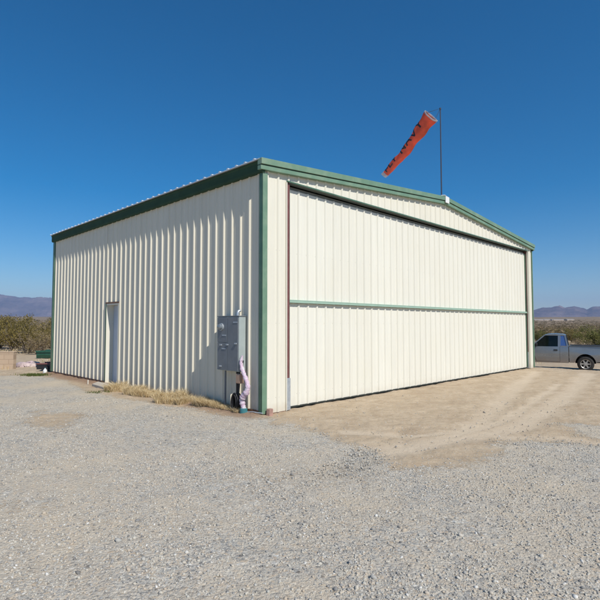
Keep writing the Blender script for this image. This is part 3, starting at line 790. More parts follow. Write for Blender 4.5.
# local frame: +x towards the nose (left in the picture after the half turn), y>0 = the side seen
HW = .83
TR.scale = (1.04, 1.14, 1.14)
def hw(x, z):
    a = HW - .055*sstep(.75, .30, z) - .02*sstep(.8, 1.08, z)
    if z > 1.04: a = .81-(z-1.04)*.26
    a -= .10*sstep(2.9, 3.7, x) + .03*sstep(-.9, -1.2, x)
    return float(a)
def shell(name, prof, mat, parent, cuts=(), xcuts=(), inset=0, bevel=.012, smooth=35, ymap=True):
    bm = bmesh.new(); vs = [bm.verts.new((x_, -1, z_)) for x_, z_ in prof]; f = bm.faces.new(vs)
    r = bmesh.ops.extrude_face_region(bm, geom=[f]); bmesh.ops.translate(bm, verts=[v for v in r['geom'] if isinstance(v, bmesh.types.BMVert)], vec=(0, 2, 0))
    for zc in cuts: bmesh.ops.bisect_plane(bm, geom=bm.verts[:]+bm.edges[:]+bm.faces[:], plane_co=(0, 0, zc), plane_no=(0, 0, 1))
    for xc in xcuts: bmesh.ops.bisect_plane(bm, geom=bm.verts[:]+bm.edges[:]+bm.faces[:], plane_co=(xc, 0, 0), plane_no=(1, 0, 0))
    for v in bm.verts: v.co.y = (1 if v.co.y > 0 else -1)*(hw(v.co.x, v.co.z)-inset)
    bmesh.ops.triangulate(bm, faces=[f for f in bm.faces if len(f.verts) > 4])
    bmesh.ops.recalc_face_normals(bm, faces=bm.faces)
    me = bpy.data.meshes.new(name); bm.to_mesh(me); bm.free()
    me.polygons.foreach_set('use_smooth', [True]*len(me.polygons)); me.set_sharp_from_angle(angle=R(smooth))
    return link(name, me, mat, parent)
def arch(cx_, cz, r, a0, a1, n=14): return [(cx_+r*math.cos(R(a0+(a1-a0)*i/n)), cz+r*math.sin(R(a0+(a1-a0)*i/n))) for i in range(n+1)]
WB = 2.88; WR = .325
ar = arch(WB, WR, .43, -6, 186)                   # front arch, from front round to back
body_prof = [(.70, .34), (.70, 1.055), (1.2, 1.055), (2.02, 1.05), (2.40, 1.035), (2.9, 1.0), (3.4, .93), (3.62, .86), (3.68, .72), (3.68, .42), (3.60, .34)] + ar + [(WB-.5, .33)]
BODY = shell('body', body_prof, M['silver'], TR, cuts=(.45, .6, .75, .88, 1.0), xcuts=(3.0, 3.3, 3.5))
# bed: side panels, floor, tailgate
ar2 = arch(0, WR, .43, -4, 184)
def bed_side(sg):
    prof = [(-1.13, .45), (-1.13, 1.08), (.67, 1.08), (.67, .36), (.47, .36)] + ar2[1:-1] + [(-.50, .42)]
    bm = bmesh.new(); f = bm.faces.new([bm.verts.new((a_, 0, c_)) for a_, c_ in prof])
    r = bmesh.ops.extrude_face_region(bm, geom=[f]); bmesh.ops.translate(bm, verts=[v for v in r['geom'] if isinstance(v, bmesh.types.BMVert)], vec=(0, 1, 0))
    for zc in (.5, .62, .75, .9, 1.0): bmesh.ops.bisect_plane(bm, geom=bm.verts[:]+bm.edges[:]+bm.faces[:], plane_co=(0, 0, zc), plane_no=(0, 0, 1))
    for v in bm.verts:
        h_ = hw(v.co.x, min(v.co.z, 1.03))
        v.co.y = sg*(h_ if v.co.y > .5 else h_-.07)
    bmesh.ops.triangulate(bm, faces=[f for f in bm.faces if len(f.verts) > 4]); bmesh.ops.recalc_face_normals(bm, faces=bm.faces)
    me = bpy.data.meshes.new('bed_side'); bm.to_mesh(me); bm.free()
    me.polygons.foreach_set('use_smooth', [True]*len(me.polygons)); me.set_sharp_from_angle(angle=R(35))
    link('bed_side', me, M['silver'], TR)
bed_side(1); bed_side(-1)
MB().box(-1.12, .66, -.74, .74, .62, .66).build('bed_floor', M['chassis'], TR)
MB().box(.60, .66, -.74, .74, .665, 1.07).build('bed_front', M['silver'], TR)
MB().box(-1.17, -1.12, -.74, .74, .55, 1.07).build('tailgate', M['silver'], TR, bevel=.012)
for s_ in (-1, 1): MB().box(-1.13, .67, s_*.80-.035, s_*.80+.035, 1.083, 1.105).build('bed_rail', M['black'], TR, bevel=.008)
# cab upper: roof and pillars
def sec(z): return .81-(z-1.04)*.26
mb = MB()
roofp = [(.86, 1.53), (.80, 1.55), (.90, 1.595), (1.25, 1.62), (1.55, 1.605), (1.72, 1.56), (1.74, 1.535)]
vs = []; n = len(roofp)
for yy, dz in ((-1, -.012), (-.8, 0), (0, .012), (.8, 0), (1, -.012)):
    for x_, z_ in roofp: vs.append((x_, yy*(sec(1.55)+.0), z_+(dz if z_ > 1.54 else 0)))
fs = [tuple(range(n)), tuple(4*n+i for i in range(n-1, -1, -1))]
for j in range(4):
    for i in range(n): fs.append((j*n+i, j*n+(i+1) % n, (j+1)*n+(i+1) % n, (j+1)*n+i))
mb.add(vs, fs).build('roof', M['silver'], TR, smooth=45, bevel=.012)
def pillar(mb, x0, z0, x1, z1, wd, sgn):
    y0, y1 = sgn*(sec(z0)), sgn*(sec(z1)-.0); t_ = .045
    vs = []
    for x_, z_, y_ in ((x0, z0, y0), (x1, z1, y1)):
        vs += [(x_-wd/2, y_, z_), (x_+wd/2, y_, z_), (x_+wd/2, y_-sgn*t_, z_), (x_-wd/2, y_-sgn*t_, z_)]
    mb.add(vs, [(0,3,2,1), (4,5,6,7), (0,1,5,4), (1,2,6,5), (2,3,7,6), (3,0,4,7)])
for sg in (-1, 1):
    for a_ in ((2.34, 1.03, 1.71, 1.56, .075), (1.09, 1.05, 1.08, 1.56, .115), (.73, 1.05, .84, 1.56, .07)):
        mb = MB(); pillar(mb, *a_, sg); mb.build('pillar', M['silver'], TR)
    MB().box(.77, 1.03, min(sg*.808, sg*.76), max(sg*.808, sg*.76), 1.051, 1.09).build('window_sill', M['silver'], TR)
def pane(name, quad, mat):
    q = [Vector(v) for v in quad]; nrm = (q[1]-q[0]).cross(q[2]-q[0]).normalized()*.004
    MB().add([v-nrm for v in q]+[v+nrm for v in q], [(0,1,2,3), (7,6,5,4), (0,4,5,1), (1,5,6,2), (2,6,7,3), (3,7,4,0)]).build(name, mat, TR)
for sg in (1, -1):
    i_ = .02
    pane('side_window', [(1.14, sg*(sec(1.05)-i_), 1.05), (2.29, sg*(sec(1.05)-i_), 1.05), (1.72, sg*(sec(1.54)-i_), 1.54), (1.14, sg*(sec(1.54)-i_), 1.54)], M['glass'])
    pane('quarter_window', [(.76, sg*(sec(1.09)-i_), 1.09), (1.035, sg*(sec(1.09)-i_), 1.09), (1.03, sg*(sec(1.53)-i_), 1.53), (.85, sg*(sec(1.53)-i_), 1.53)], M['qglass'])
pane('windshield', [(2.36, -.77, 1.03), (2.36, .77, 1.03), (1.73, .66, 1.56), (1.73, -.66, 1.56)], M['glass'])
pane('rear_window', [(.735, -.72, 1.08), (.735, .72, 1.08), (.835, .64, 1.54), (.835, -.64, 1.54)], M['glass'])
# door skins with seams, handles, mirror
for sg in (1, -1):
    prof = [(1.07, .40), (1.07, 1.045), (2.12, 1.04), (2.16, .9), (2.16, .62), (2.09, .40)]
    def skin(name, pr, off, mat, par):
        vs = []; zs = [pr[0][1], .6, .8, 1.045]
        bm = bmesh.new(); f = bm.faces.new([bm.verts.new((a_, 0, c_)) for a_, c_ in pr])
        for zc in (.5, .6, .75, .88, 1.0): bmesh.ops.bisect_plane(bm, geom=bm.verts[:]+bm.edges[:]+bm.faces[:], plane_co=(0, 0, zc), plane_no=(0, 0, 1))
        r = bmesh.ops.extrude_face_region(bm, geom=bm.faces[:]); 
        top_ = [v for v in r['geom'] if isinstance(v, bmesh.types.BMVert)]
        for v in bm.verts: v.co.y = sg*(hw(v.co.x, v.co.z)-.01)
        for v in top_: v.co.y = sg*(hw(v.co.x, v.co.z)+off)
        bmesh.ops.recalc_face_normals(bm, faces=bm.faces)
        me = bpy.data.meshes.new(name); bm.to_mesh(me); bm.free(); return link(name, me, mat, par)
    big = [(a_+(.012 if a_ > 1.5 else -.012), c_+(.0 if c_ > 1 else -.012)) for a_, c_ in prof]
    skin('door_gap', big, .002, M['black'], TR)
    DR_ = skin('door', prof, .007, M['silver'], TR)
    MB().box(1.16, 1.33, sg*(HW+.0)-.012, sg*(HW+.0)+.022, .87, .93).build('handle', M['black'], DR_, bevel=.008)
    MB().box(2.03, 2.13, sg*.86-.07, sg*.86+.07, 1.06, 1.20).build('mirror', M['black'], TR, bevel=.03)
    MB().box(3.54, 3.70, sg*.62-.12, sg*.62+.12, .70, .84).build('headlight', M['lamp_clear'], TR, bevel=.02)
    MB().box(-1.185, -1.10, sg*.775-.04, sg*.775+.045, .68, .98).build('tail_light', M['lamp_red'], TR, bevel=.01)
    for s2 in (0,):
        pass
MB().box(3.60, 3.80, -.76, .76, .40, .58).build('front_bumper', M['black'], TR, bevel=.03)
MB().box(-1.32, -1.19, -.78, .78, .42, .58).build('rear_bumper', M['galv'], TR, bevel=.02)
MB().box(3.675, 3.70, -.46, .46, .66, .84).build('grille', M['black'], TR, bevel=.01)
mb = MB(); mb.box(-1.15, 3.5, -.45, -.35, .36, .50); mb.box(-1.15, 3.5, .35, .45, .36, .50); mb.box(.9, 1.7, -.3, .3, .33, .5); mb.box(-.06, .06, -.7, .7, .31, .43); mb.box(WB-.06, WB+.06, -.7, .7, .31, .43); mb.box(-.9, -.4, -.3, .3, .38, .6)
mb.build('chassis', M['chassis'], TR)
mb = MB()
for sg in (-1, 1):
    mb.box(1.15, 1.62, sg*.36-.25, sg*.36+.25, .62, .86); mb.box(1.02, 1.17, sg*.36-.25, sg*.36+.25, .7, 1.28); mb.box(1.04, 1.12, sg*.36-.12, sg*.36+.12, 1.28, 1.45)
mb.build('seat', M['seat'], TR, bevel=.03)
mb = MB(); mb.tube([(1.88+.05*math.sin(a), -.36+.19*math.cos(a), 1.08+.17*math.sin(a)) for a in np.linspace(0, 6.283, 20)], .014, 6, caps=False); mb.build('steering_wheel', M['black'], TR)
def wheel(x_, sg):
    w_ = bpy.data.objects.new('wheel', None); COL.objects.link(w_); w_.parent = TR; w_.location = (x_, sg*.70, WR); w_.scale = (1.14/1.04, 1, 1)
    prof = [(-.115, .20), (-.12, WR-.065), (-.10, WR-.02), (-.06, WR), (.06, WR), (.10, WR-.02), (.12, WR-.065), (.115, .20)]
    vs = []; fs = []; n = 40; k_ = len(prof)
    for i in range(n):
        a = 2*math.pi*i/n; vs += [(r_*math.cos(a), y_, r_*math.sin(a)) for y_, r_ in prof]
    for i in range(n):
        for k in range(k_): fs.append((i*k_+k, i*k_+(k+1) % k_, ((i+1) % n)*k_+(k+1) % k_, ((i+1) % n)*k_+k))
    MB().add(vs, fs).build('tyre', M['tyre'], w_, smooth=40)
    mb = MB(); vs = []; fs = []
    pr = [(sg*.10, .205), (sg*.115, .200), (sg*.095, .18), (sg*.03, .175), (sg*-.1, .19)]
    for i in range(n):
        a = 2*math.pi*i/n; vs += [(r_*math.cos(a), y_, r_*math.sin(a)) for y_, r_ in pr]
    for i in range(n):
        for k in range(4): fs.append((i*5+k, i*5+k+1, ((i+1) % n)*5+k+1, ((i+1) % n)*5+k))
    mb.add(vs, fs)
    for k in range(6):
        a = k*math.pi/3; Mx = Matrix.Rotation(a, 4, 'Y'); mb.box(.03, .185, sg*.065-.018, sg*.065+.018, -.03, .03, M=Mx)
    mb.tube([(0, sg*.03, 0), (0, sg*.105, 0)], .055, 16)
    mb.build('rim', M['alloy'], w_, smooth=40)
    mb = MB().tube([(0, sg*-.05, 0), (0, sg*.02, 0)], .17, 24); mb.build('brake_drum', M['chassis'], w_, smooth=40)
    # dark liner over the wheel
for x_ in (0, WB):
    for sg in (1, -1): wheel(x_, sg)
for cx_ in (0, WB):
    for sg in (1, -1):
        mb = MB(); a_ = arch(cx_, WR, .427, 0, 180, 16)
        vs = [(p_[0], sg*.80, p_[1]) for p_ in a_]+[(p_[0], sg*.45, p_[1]) for p_ in a_]; n = len(a_)
        if cx_ == 0: vs = [(p_[0], sg*.752, p_[1]) for p_ in a_]+[(p_[0], sg*.45, p_[1]) for p_ in a_]
        mb.add(vs, [(i, i+1, n+i+1, n+i) for i in range(n-1)] + [tuple(range(n, 2*n))])
        mb.build('wheel_well', M['chassis'], TR)

# ------------------------------------------------------------------ odds and ends beyond the left end of the hangar
M['block'] = None
m, nt, b = nodes('tan_block_courses'); co = objco(nt)
br = N(nt, 'ShaderNodeTexBrick'); br.inputs['Scale'].default_value = 1; br.inputs['Mortar Size'].default_value = .012
br.inputs['Brick Width'].default_value = .4; br.inputs['Row Height'].default_value = .2
br.inputs['Color1'].default_value = (.56, .42, .30, 1); br.inputs['Color2'].default_value = (.50, .37, .26, 1); br.inputs['Mortar'].default_value = (.36, .26, .18, 1)
mp = N(nt, 'ShaderNodeMapping'); mp.inputs['Rotation'].default_value = (R(90), 0, 0); nt.links.new(co, mp.inputs['Vector']); nt.links.new(mp.outputs[0], br.inputs['Vector'])
c = mixc(nt, mth(nt, 'MULTIPLY', noise(nt, 3, co, 5), .5), br.outputs['Color'], (.47, .36, .25)); nt.links.new(c, b.inputs['Base Color']); b.inputs['Roughness'].default_value = .9
M['block'] = m
p0 = gpt(13.2, 369)
BW = empty('block_wall', (p0[0], p0[1], 0), 0, 'low tan block wall at the left edge of the yard', 'wall')
zt_ = at(13, 351.5, p0[1]).z
MB().box(-3.4, 0, 0, .2, -.1, zt_-.05).build('wall', M['block'], BW)
MB().box(-3.42, .015, -.015, .215, zt_-.049, zt_).build('cap', M['block'], BW, bevel=.01)
M['tarp'] = simple('pinkish_white_plastic_sheet', (.50, .39, .38), .5, var=.15, scale=4, bmp=.5)
def crumple(name, cx_, cy_, rx, ry, h, mat, seed, n=34):
    vs = []; fs = []
    for lay in (0, 1):
        for i in range(n+1):
            for j in range(n+1):
                a, b_ = i/n*2-1, j/n*2-1
                e_ = max(0, 1-(a*a+b_*b_))**.5
                x_ = a*rx*(1+.12*math.sin(5*b_+seed)); y_ = b_*ry
                z_ = h*min(1, e_*1.3)*float(.35+.9*fbm(a*2.2+seed, b_*2.2, seed, 4)) if lay == 0 else -.02
                vs.append((x_, y_, z_+(0.004 if lay == 0 else 0)))
    q = (n+1)*(n+1)
    keep = lambda i, j: ((i+.5)/n*2-1)**2+((j+.5)/n*2-1)**2 < 1.0
    for i in range(n):
        for j in range(n):
            if not keep(i, j): continue
            a = i*(n+1)+j; fs.append((a, a+1, a+n+2, a+n+1)); fs.append((q+a, q+a+n+1, q+a+n+2, q+a+1))
    o = MB().add(vs, fs).build(name, mat, None, smooth=30); o.location = (cx_, cy_, 0); return o
a_ = gpt(21, 367.5); o = crumple('plastic_sheet', a_[0], a_[1]+.5, .50, .45, .22, M['tarp'], 3)
tag(o, 'crumpled pinkish white plastic sheet lying right of the low tan wall', 'plastic sheet')
M['darkrag'] = simple('dark_purple_cloth', (.10, .06, .09), .9, var=.3)
a_ = gpt(25, 367.2); o = crumple('cloth_bundle', a_[0], a_[1]+.25, .14, .12, .24, M['darkrag'], 9, 20); tag(o, 'small dark cloth bundle on the pinkish plastic sheet', 'cloth')
a_ = gpt(30, 367.3); o = crumple('rubble_heap', a_[0], a_[1]+.3, .34, .25, .20, simple('broken_pale_masonry', (.52, .42, .38), .95, var=.35, scale=8, bmp=.8), 15, 26)
tag(o, 'small heap of pale rubble between plastic sheet and dark cart', 'rubble')
# green trough
M['troughgreen'] = simple('dark_green_enamel', (.02, .085, .055), .45, var=.2)
p0 = gpt(36.2, 358.5); TGH = empty('feed_trough', (p0[0], p0[1], 0), 0, 'long low dark green trough beyond the black cart', 'trough')
H_ = at(36, 351, p0[1]).z
def troughshape(Lx):
    mb = MB(); mb.prism([(0, H_*.45), (.06, .02), (.9, .02), (1, H_), (.93, H_), (.84, .08), (.14, .08), (.07, H_), (0, H_)], .0, Lx, 'x'); return mb
troughshape(2.6).build('trough', M['troughgreen'], TGH)
mb = MB().box(-.03, 2.63, -.05, .02, H_*.8, H_+.02); mb.box(-.03, 2.63, .98, 1.05, H_*.8, H_+.02); mb.build('rim', M['troughgreen'], TGH, bevel=.01)
for e_ in (-.01, 2.57): MB().box(e_, e_+.04, .02, .98, .03, H_-.01).build('end_panel', M['troughgreen'], TGH)
# dark utility cart
p0 = gpt(36.4, 372); CT = empty('utility_cart', (p0[0], p0[1], 0), .05, 'low black utility cart with reddish rim by the far wall corner', 'cart')
H2 = at(36, 363.2, p0[1]).z
mb = MB().box(0, 1.5, .0, .04, .1, H2-.05); mb.box(0, 1.5, .7, .74, .1, H2-.05); mb.box(0, .04, .041, .699, .1, H2-.05); mb.box(1.46, 1.5, .041, .699, .1, H2-.05); mb.box(.041, 1.459, .041, .699, .1, .13)
mb.build('tub', M['black'], CT)
mb = MB().box(-.02, 1.52, -.02, .05, H2-.049, H2); mb.box(-.02, 1.52, .69, .76, H2-.049, H2); mb.build('rim', M['red_steel'], CT, bevel=.006)
for x_ in (.35, 1.15):
    for y_ in (-.03, .77):
        mb = MB().tube([(x_, y_-.03, .12), (x_, y_+.03, .12)], .13, 18); mb.build('wheel', M['black'], CT, smooth=40)
a_ = gpt(45, 373.6); JG = empty('plastic_jug', (a_[0], a_[1], 0), .4, 'small white plastic jug standing in front of the black cart', 'jug')
MB().tube([(0,0,0), (0,0,.02), (0,0,.13), (0,0,.18), (0,0,.2)], [.06,.07,.07,.03,.025], 14).build('bottle', M['white'], JG, smooth=40)
MB().tube([(0,0,.2), (0,0,.225)], .028, 12).build('cap', M['teal'], JG, smooth=40)

# ------------------------------------------------------------------ dry grass and weeds
def grass_mat(name, a, b_):
    m, nt, b = nodes(name); t = N(nt, 'ShaderNodeAttribute', attribute_name='tone').outputs['Fac']
    c = ramp(nt, [(0, a), (1, b_)], t).outputs[0]
    nt.links.new(c, b.inputs['Base Color']); b.inputs['Roughness'].default_value = .8; b.inputs['Specular IOR Level'].default_value = .2
    tr = N(nt, 'ShaderNodeBsdfTranslucent'); nt.links.new(c, tr.inputs[0]); mx = N(nt, 'ShaderNodeMixShader'); mx.inputs[0].default_value = .3
    out = nt.nodes['Material Output']; nt.links.new(b.outputs[0], mx.inputs[1]); nt.links.new(tr.outputs[0], mx.inputs[2]); nt.links.new(mx.outputs[0], out.inputs[0]); return m
def quads_mesh(name, P4, tone, mat):
    n = len(P4); me = bpy.data.meshes.new(name)
    k = P4.shape[1]
    me.vertices.add(n*k); me.vertices.foreach_set('co', P4.ravel())
    me.loops.add(n*k); me.loops.foreach_set('vertex_index', np.arange(n*k)); me.polygons.add(n); me.polygons.foreach_set('loop_start', np.arange(0, n*k, k))
    me.update(calc_edges=True)
    at_ = me.attributes.new('tone', 'FLOAT', 'POINT'); at_.data.foreach_set('value', np.repeat(tone, k).astype(np.float32))
    me.materials.append(mat); return me
def blades(name, xs, ys, h, mat, label, lean=.5, wid=.004):
    n = len(xs); a = rng.uniform(0, 6.28, n); l = rng.uniform(.1, lean, n)*h; z0 = ground_z(xs, ys)
    b2 = a+rng.normal(0, .4, n)
    base = np.stack([xs, ys, z0-.01], 1); mid = base+np.stack([np.cos(a)*l*.35, np.sin(a)*l*.35, h*.6], 1); tip = base+np.stack([np.cos(b2)*l, np.sin(b2)*l, h*(1-.35*rng.random(n))], 1)
    pa = rng.uniform(0, 6.28, n); s_ = np.stack([np.cos(pa), np.sin(pa), np.zeros(n)], 1)*wid
    t_ = rng.random(n)
    q1 = np.stack([base-s_, base+s_, mid+s_*.8, mid-s_*.8], 1); q2 = np.stack([mid-s_*.8, mid+s_*.8, tip+s_*.15, tip-s_*.15], 1)
    me = quads_mesh(name, np.concatenate([q1, q2]), np.concatenate([t_, t_]), mat)
    o = link(name, me); tag(o, label, 'grass', kind='stuff'); return o
M['straw'] = grass_mat('dry_straw_grass', (.58, .43, .22), (.86, .74, .50))
M['weed'] = grass_mat('green_weed', (.07, .10, .03), (.18, .22, .06))
def strip(n, w0, w1, u0, u1, seed):
    w_ = rng.uniform(w0, w1, n); nn = vnoise(w_*2.1, w_*0, seed); u_ = u0+(u1-u0)*rng.random(n)*(.35+.65*nn)
    tuft = vnoise(w_*6.5, u_*6.5, seed+3); kp = rng.random(n) < .12+1.5*tuft**1.6
    nn = (nn*(.35+1.25*tuft))[kp]; u_ = u_[kp]; w_ = w_[kp]
    p = OX+CA*u_-SA*w_, OY+SA*u_+CA*w_; return p[0], p[1], nn
x, y, nn = strip(24000, 2.25, 5.95, -.10, -.85, 4)
blades('dry_grass', x, y, (.10+.24*nn)*(.45+.65*rng.random(len(x))), M['straw'], 'strip of pale dry grass along the side wall right of the small door', .9)
x, y, nn = strip(10000, .45, 2.0, -.06, -.48, 9)
blades('dry_grass', x, y, (.12+.18*nn)*(.5+.6*rng.random(len(x))), M['straw'], 'tuft of straw coloured grass in the shade under the electrical cabinet', .9)
x, y, nn = strip(260, 5.4, 5.8, -.7, -1.3, 2)
blades('weeds', x, y, .05+.05*rng.random(len(x)), M['weed'], 'small green weeds at the end of the dry grass by the concrete pad', 1.2)
c0 = gpt(35, 375.5); x = rng.normal(c0[0], .25, 700); y = rng.normal(c0[1], .14, 700)
blades('weeds', x, y, .06+.06*rng.random(700), M['weed'], 'low green weed patch on the sand near the black cart', 1.2, .006)
# dry grass on the far sandy ground, left
x = rng.uniform(-26, -10, 9000); y = rng.uniform(20, 44, 9000); k = fbm(x*.4, y*.4, 31) > .56; x, y = x[k], y[k]
blades('dry_grass', x, y, .12+.2*rng.random(len(x)), M['straw'], 'scattered straw grass on the sandy ground before the left thicket', .9, .012)
x = rng.uniform(14, 40, 9000); y = rng.uniform(25, 70, 9000); k = fbm(x*.3, y*.3, 36) > .55; x, y = x[k], y[k]
blades('dry_grass', x, y, .12+.2*rng.random(len(x)), M['straw'], 'scattered straw grass on the sandy ground behind the pickup truck', .9, .014)

# ------------------------------------------------------------------ desert shrubs
M['stem'] = simple('grey_brown_stem', (.20, .165, .13), .9, var=.25)
M['leafA'] = grass_mat('olive_creosote_leaf', (.085, .073, .022), (.33, .255, .085))
M['leafB'] = grass_mat('brown_dry_leaf', (.17, .125, .07), (.44, .34, .19))
M['leafC'] = grass_mat('green_mesquite_leaf', (.08, .09, .025), (.27, .26, .09))
def shrub_meshes(seed, H, Rr, nleaf, mat, leaf=.06, dens=1.0):
    r_ = random.Random(seed); mb = MB(); tips = []
    for i in range(16):
        a = r_.uniform(0, 6.28); out_ = r_.uniform(.25, 1)*Rr; h = H*r_.uniform(.6, 1)*(1-.25*(out_/Rr))
        p = [Vector((math.cos(a)*.08, math.sin(a)*.08, -.1))]; 
        for s_ in (.3, .6, 1):
            p.append(Vector((math.cos(a)*out_*s_**1.15+r_.gauss(0, .07), math.sin(a)*out_*s_**1.15+r_.gauss(0, .07), h*s_)))
        mb.tube(p, [.035, .022, .014, .006], 5)
        for k in range(5):
            b0 = p[r_.choice((1, 2, 2, 3))]; d = Vector((r_.gauss(0, .3), r_.gauss(0, .3), r_.uniform(.0, .45)))*Rr*.5
            mb.tube([b0, b0+d*.5+Vector((0, 0, .03)), b0+d], [.011, .008, .004], 4); tips.append((b0+d*.6, .26*Rr/1.2)); tips.append((b0+d, .2*Rr/1.2))
        tips.append((p[3], .24*Rr/1.2)); tips.append(((p[2]+p[3])/2, .28*Rr/1.2))
    T = np.array([t_[0][:] for t_ in tips]); Sg = np.array([t_[1] for t_ in tips])
    rg = np.random.default_rng(seed); k = rg.integers(0, len(T), nleaf)
    tone_c = rg.random(len(T))
    C = T[k]+np.clip(rg.normal(0, 1, (nleaf, 3)), -1.7, 1.7)*Sg[k][:, None]*np.array([.62, .62, .5]); C[:, 2] = np.maximum(C[:, 2], .05)
    a_ = rg.normal(0, 1, (nleaf, 3)); a_ /= np.linalg.norm(a_, axis=1)[:, None]; b_ = np.cross(a_, rg.normal(0, 1, (nleaf, 3))); b_ /= np.linalg.norm(b_, axis=1)[:, None]
    s1 = leaf*rg.uniform(.5, 1.2, (nleaf, 1)); s2 = s1*.45
    Q = np.stack([C-a_*s1, C+b_*s2, C+a_*s1, C-b_*s2], 1)
    me = quads_mesh('foliage', Q, np.clip(tone_c[k]*.7+rg.random(nleaf)*.4, 0, 1), mat)
    st = mb.build('stems', M['stem']); stm = st.data; bpy.data.objects.remove(st)
    return stm, me
PROTO = {'olive': [shrub_meshes(1, 2.15, 1.3, 3600, M['leafA'], .055), shrub_meshes(2, 1.8, 1.25, 3000, M['leafA'], .055)],
         'brown': [shrub_meshes(3, 1.7, 1.2, 2600, M['leafB'], .05), shrub_meshes(5, 1.4, 1.1, 2200, M['leafB'], .05)],
         'green': [shrub_meshes(4, 2.3, 1.6, 6500, M['leafC'], .065)]}
def shrub(kind, i, x_, y_, sc, label, group):
    st, fo = PROTO[kind][i % len(PROTO[kind])]
    o = empty('desert_shrub', (x_, y_, float(ground_z(x_, y_))), random.uniform(0, 6.28), label, 'shrub', group)
    o.scale = (sc*random.uniform(.9, 1.15), sc*random.uniform(.9, 1.15), sc)
    a = link('stems', st, None, o); b_ = link('foliage', fo, None, o); return o
GRPL, GRPR = 'desert shrubs left of the hangar', 'desert shrubs behind the pickup'
NEARL = [(-19.9, 31.0, 'olive', .95, 'olive shrub nearest the left edge of the view behind the low tan wall'),
         (-17.6, 31.5, 'olive', 1.08, 'tall olive shrub standing behind the pinkish plastic sheet'),
         (-16.2, 30.2, 'brown', .85, 'sparse grey brown bush with bare stems left of the green trough'),
         (-15.2, 33.5, 'olive', 1.05, 'dense olive shrub rising right behind the green trough')]
for i, (x_, y_, kd, sc, lb) in enumerate(NEARL): shrub(kd, i, x_, y_, sc, lb, GRPL)
rr = random.Random(5)
def fill(n, b0, b1, d0, d1, kinds, sc, label, group, mind=1.6):
    pts_ = [(a[0], a[1]) for a in NEARL]; c = 0; tries = 0
    while c < n and tries < 6000:
        tries += 1
        th = rr.uniform(b0, b1); d_ = d0+(d1-d0)*rr.random()**1.2; x_, y_ = d_*math.tan(th), d_
        u_, w_ = zone(x_, y_)
        if -2 < u_ < W+2 and -2 < w_ < L+2: continue
        if any((x_-p[0])**2+(y_-p[1])**2 < mind**2 for p in pts_): continue
        pts_.append((x_, y_)); c += 1
        kd = rr.choice(kinds); lab = label[kd]
        shrub(kd, rr.randrange(5), x_, y_, rr.uniform(*sc), lab, group+(', '+kd+' ones'))
bear = lambda px: math.atan2(px-300, FPX)
fill(75, bear(-50), bear(95), 33, 75, ['olive', 'brown', 'brown', 'olive', 'olive', 'olive'], (.62, 1.3),
     {'olive': 'olive desert shrub in the thicket between the tan wall and the far mountains', 'brown': 'dry brown shrub in the thicket behind the low tan wall', 'green': 'greener shrub in the thicket behind the low tan wall'}, GRPL, 2.0)
shrub('green', 0, *[v for v in (lambda d_: (d_*(597-300)/FPX, d_))(42.0)], 1.05, 'bushy green shrub above the bed of the pickup near the right edge', GRPR)
shrub('brown', 0, 36*(575-300)/FPX, 36, .8, 'dry reddish brown bush just above the front of the pickup bed', GRPR)
shrub('olive', 1, 58*(578-300)/FPX, 58, .9, 'rounded olive shrub behind the rear of the pickup cab', GRPR)
fill(46, bear(515), bear(660), 62, 170, ['olive', 'brown', 'brown', 'brown', 'olive', 'green'], (.5, .9),
     {'olive': 'olive desert shrub on the flat between the pickup and the mountains', 'brown': 'dry brown shrub on the flat between the pickup and the mountains', 'green': 'greener shrub on the flat between the pickup and the mountains'}, GRPR, 3.0)
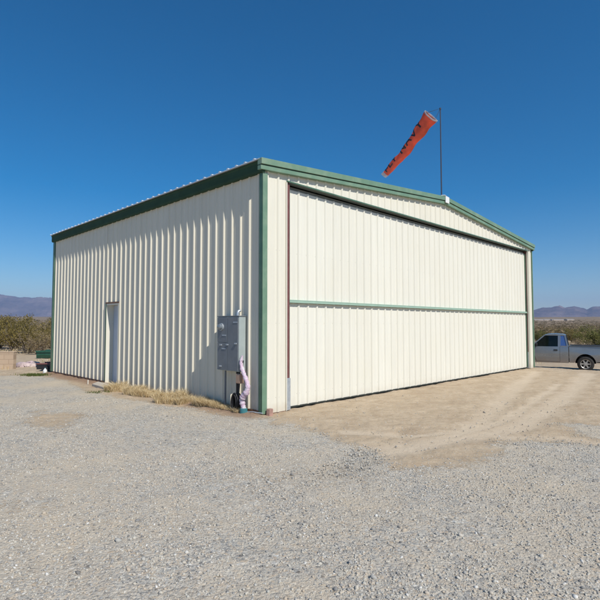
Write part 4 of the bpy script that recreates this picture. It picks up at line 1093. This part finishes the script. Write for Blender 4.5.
# far-off brush, one mass
def brush(n):
    th = rng.uniform(-.75, .75, n); d_ = 70*(1500/70)**rng.random(n)
    X = d_*np.tan(th); Y = d_
    keep = (np.abs(th) > .30); X, Y, d_ = X[keep], Y[keep], d_[keep]; n = len(X)
    kleaf = 26; S_ = rng.uniform(.7, 1.25, n)*(1+sstep(200, 1200, d_)*1.2)
    c = rng.normal(0, 1, (n, kleaf, 3))*np.array([.62, .62, .42]); c[..., 2] = np.abs(c[..., 2])+.1
    C = c*S_[:, None, None]+np.stack([X, Y, ground_z(X, Y)], 1)[:, None, :]
    C = C.reshape(-1, 3); m_ = len(C)
    a_ = rng.normal(0, 1, (m_, 3)); a_ /= np.linalg.norm(a_, axis=1)[:, None]; b_ = np.cross(a_, rng.normal(0, 1, (m_, 3))); b_ /= np.linalg.norm(b_, axis=1)[:, None]
    s1 = np.repeat(S_, kleaf)[:, None]*.26
    Q = np.stack([C-a_*s1, C+b_*s1*.6, C+a_*s1, C-b_*s1*.6], 1)
    tone = np.clip(np.repeat(rng.random(n), kleaf)*.7+rng.random(m_)*.3, 0, 1)
    me = quads_mesh('desert_scrub', Q, tone, grass_mat('far_scrub_leaf', (.13, .105, .05), (.34, .25, .15)))
    o = link('desert_scrub', me); tag(o, 'low olive and brown scrub covering the flat desert up to the mountains', 'scrub', kind='stuff')
brush(11000)
# pale low buildings far out on the plain, right
M['farwall'] = simple('pale_far_stucco', (.50, .42, .35), .9); M['farroof'] = simple('pale_far_roof', (.45, .42, .40), .8)
descs = ['pale building farthest left on the plain beyond the pickup, next to the hangar', 'low pale building above the windshield of the pickup, far out on the plain',
         'long pale building on the plain above the pickup cab roof', 'pale building on the far plain above the rear of the pickup cab']
for i, (px, ln) in enumerate(((539, 34), (547, 26), (557, 46), (569, 30))):
    Y = 1500.; X = Y*(px-300)/FPX; z0 = float(ground_z(X, Y))
    B_ = empty('far_building', (X, Y, z0), .12*i, descs[i], 'building', 'pale buildings far out on the plain')
    MB().box(-ln/2, ln/2, -6, 6, -1, 2.6).build('wall', M['farwall'], B_)
    MB().prism([(-6.6, 2.601), (6.6, 2.601), (0, 3.9)], -ln/2-.5, ln/2+.5, 'x').build('roof', M['farroof'], B_)
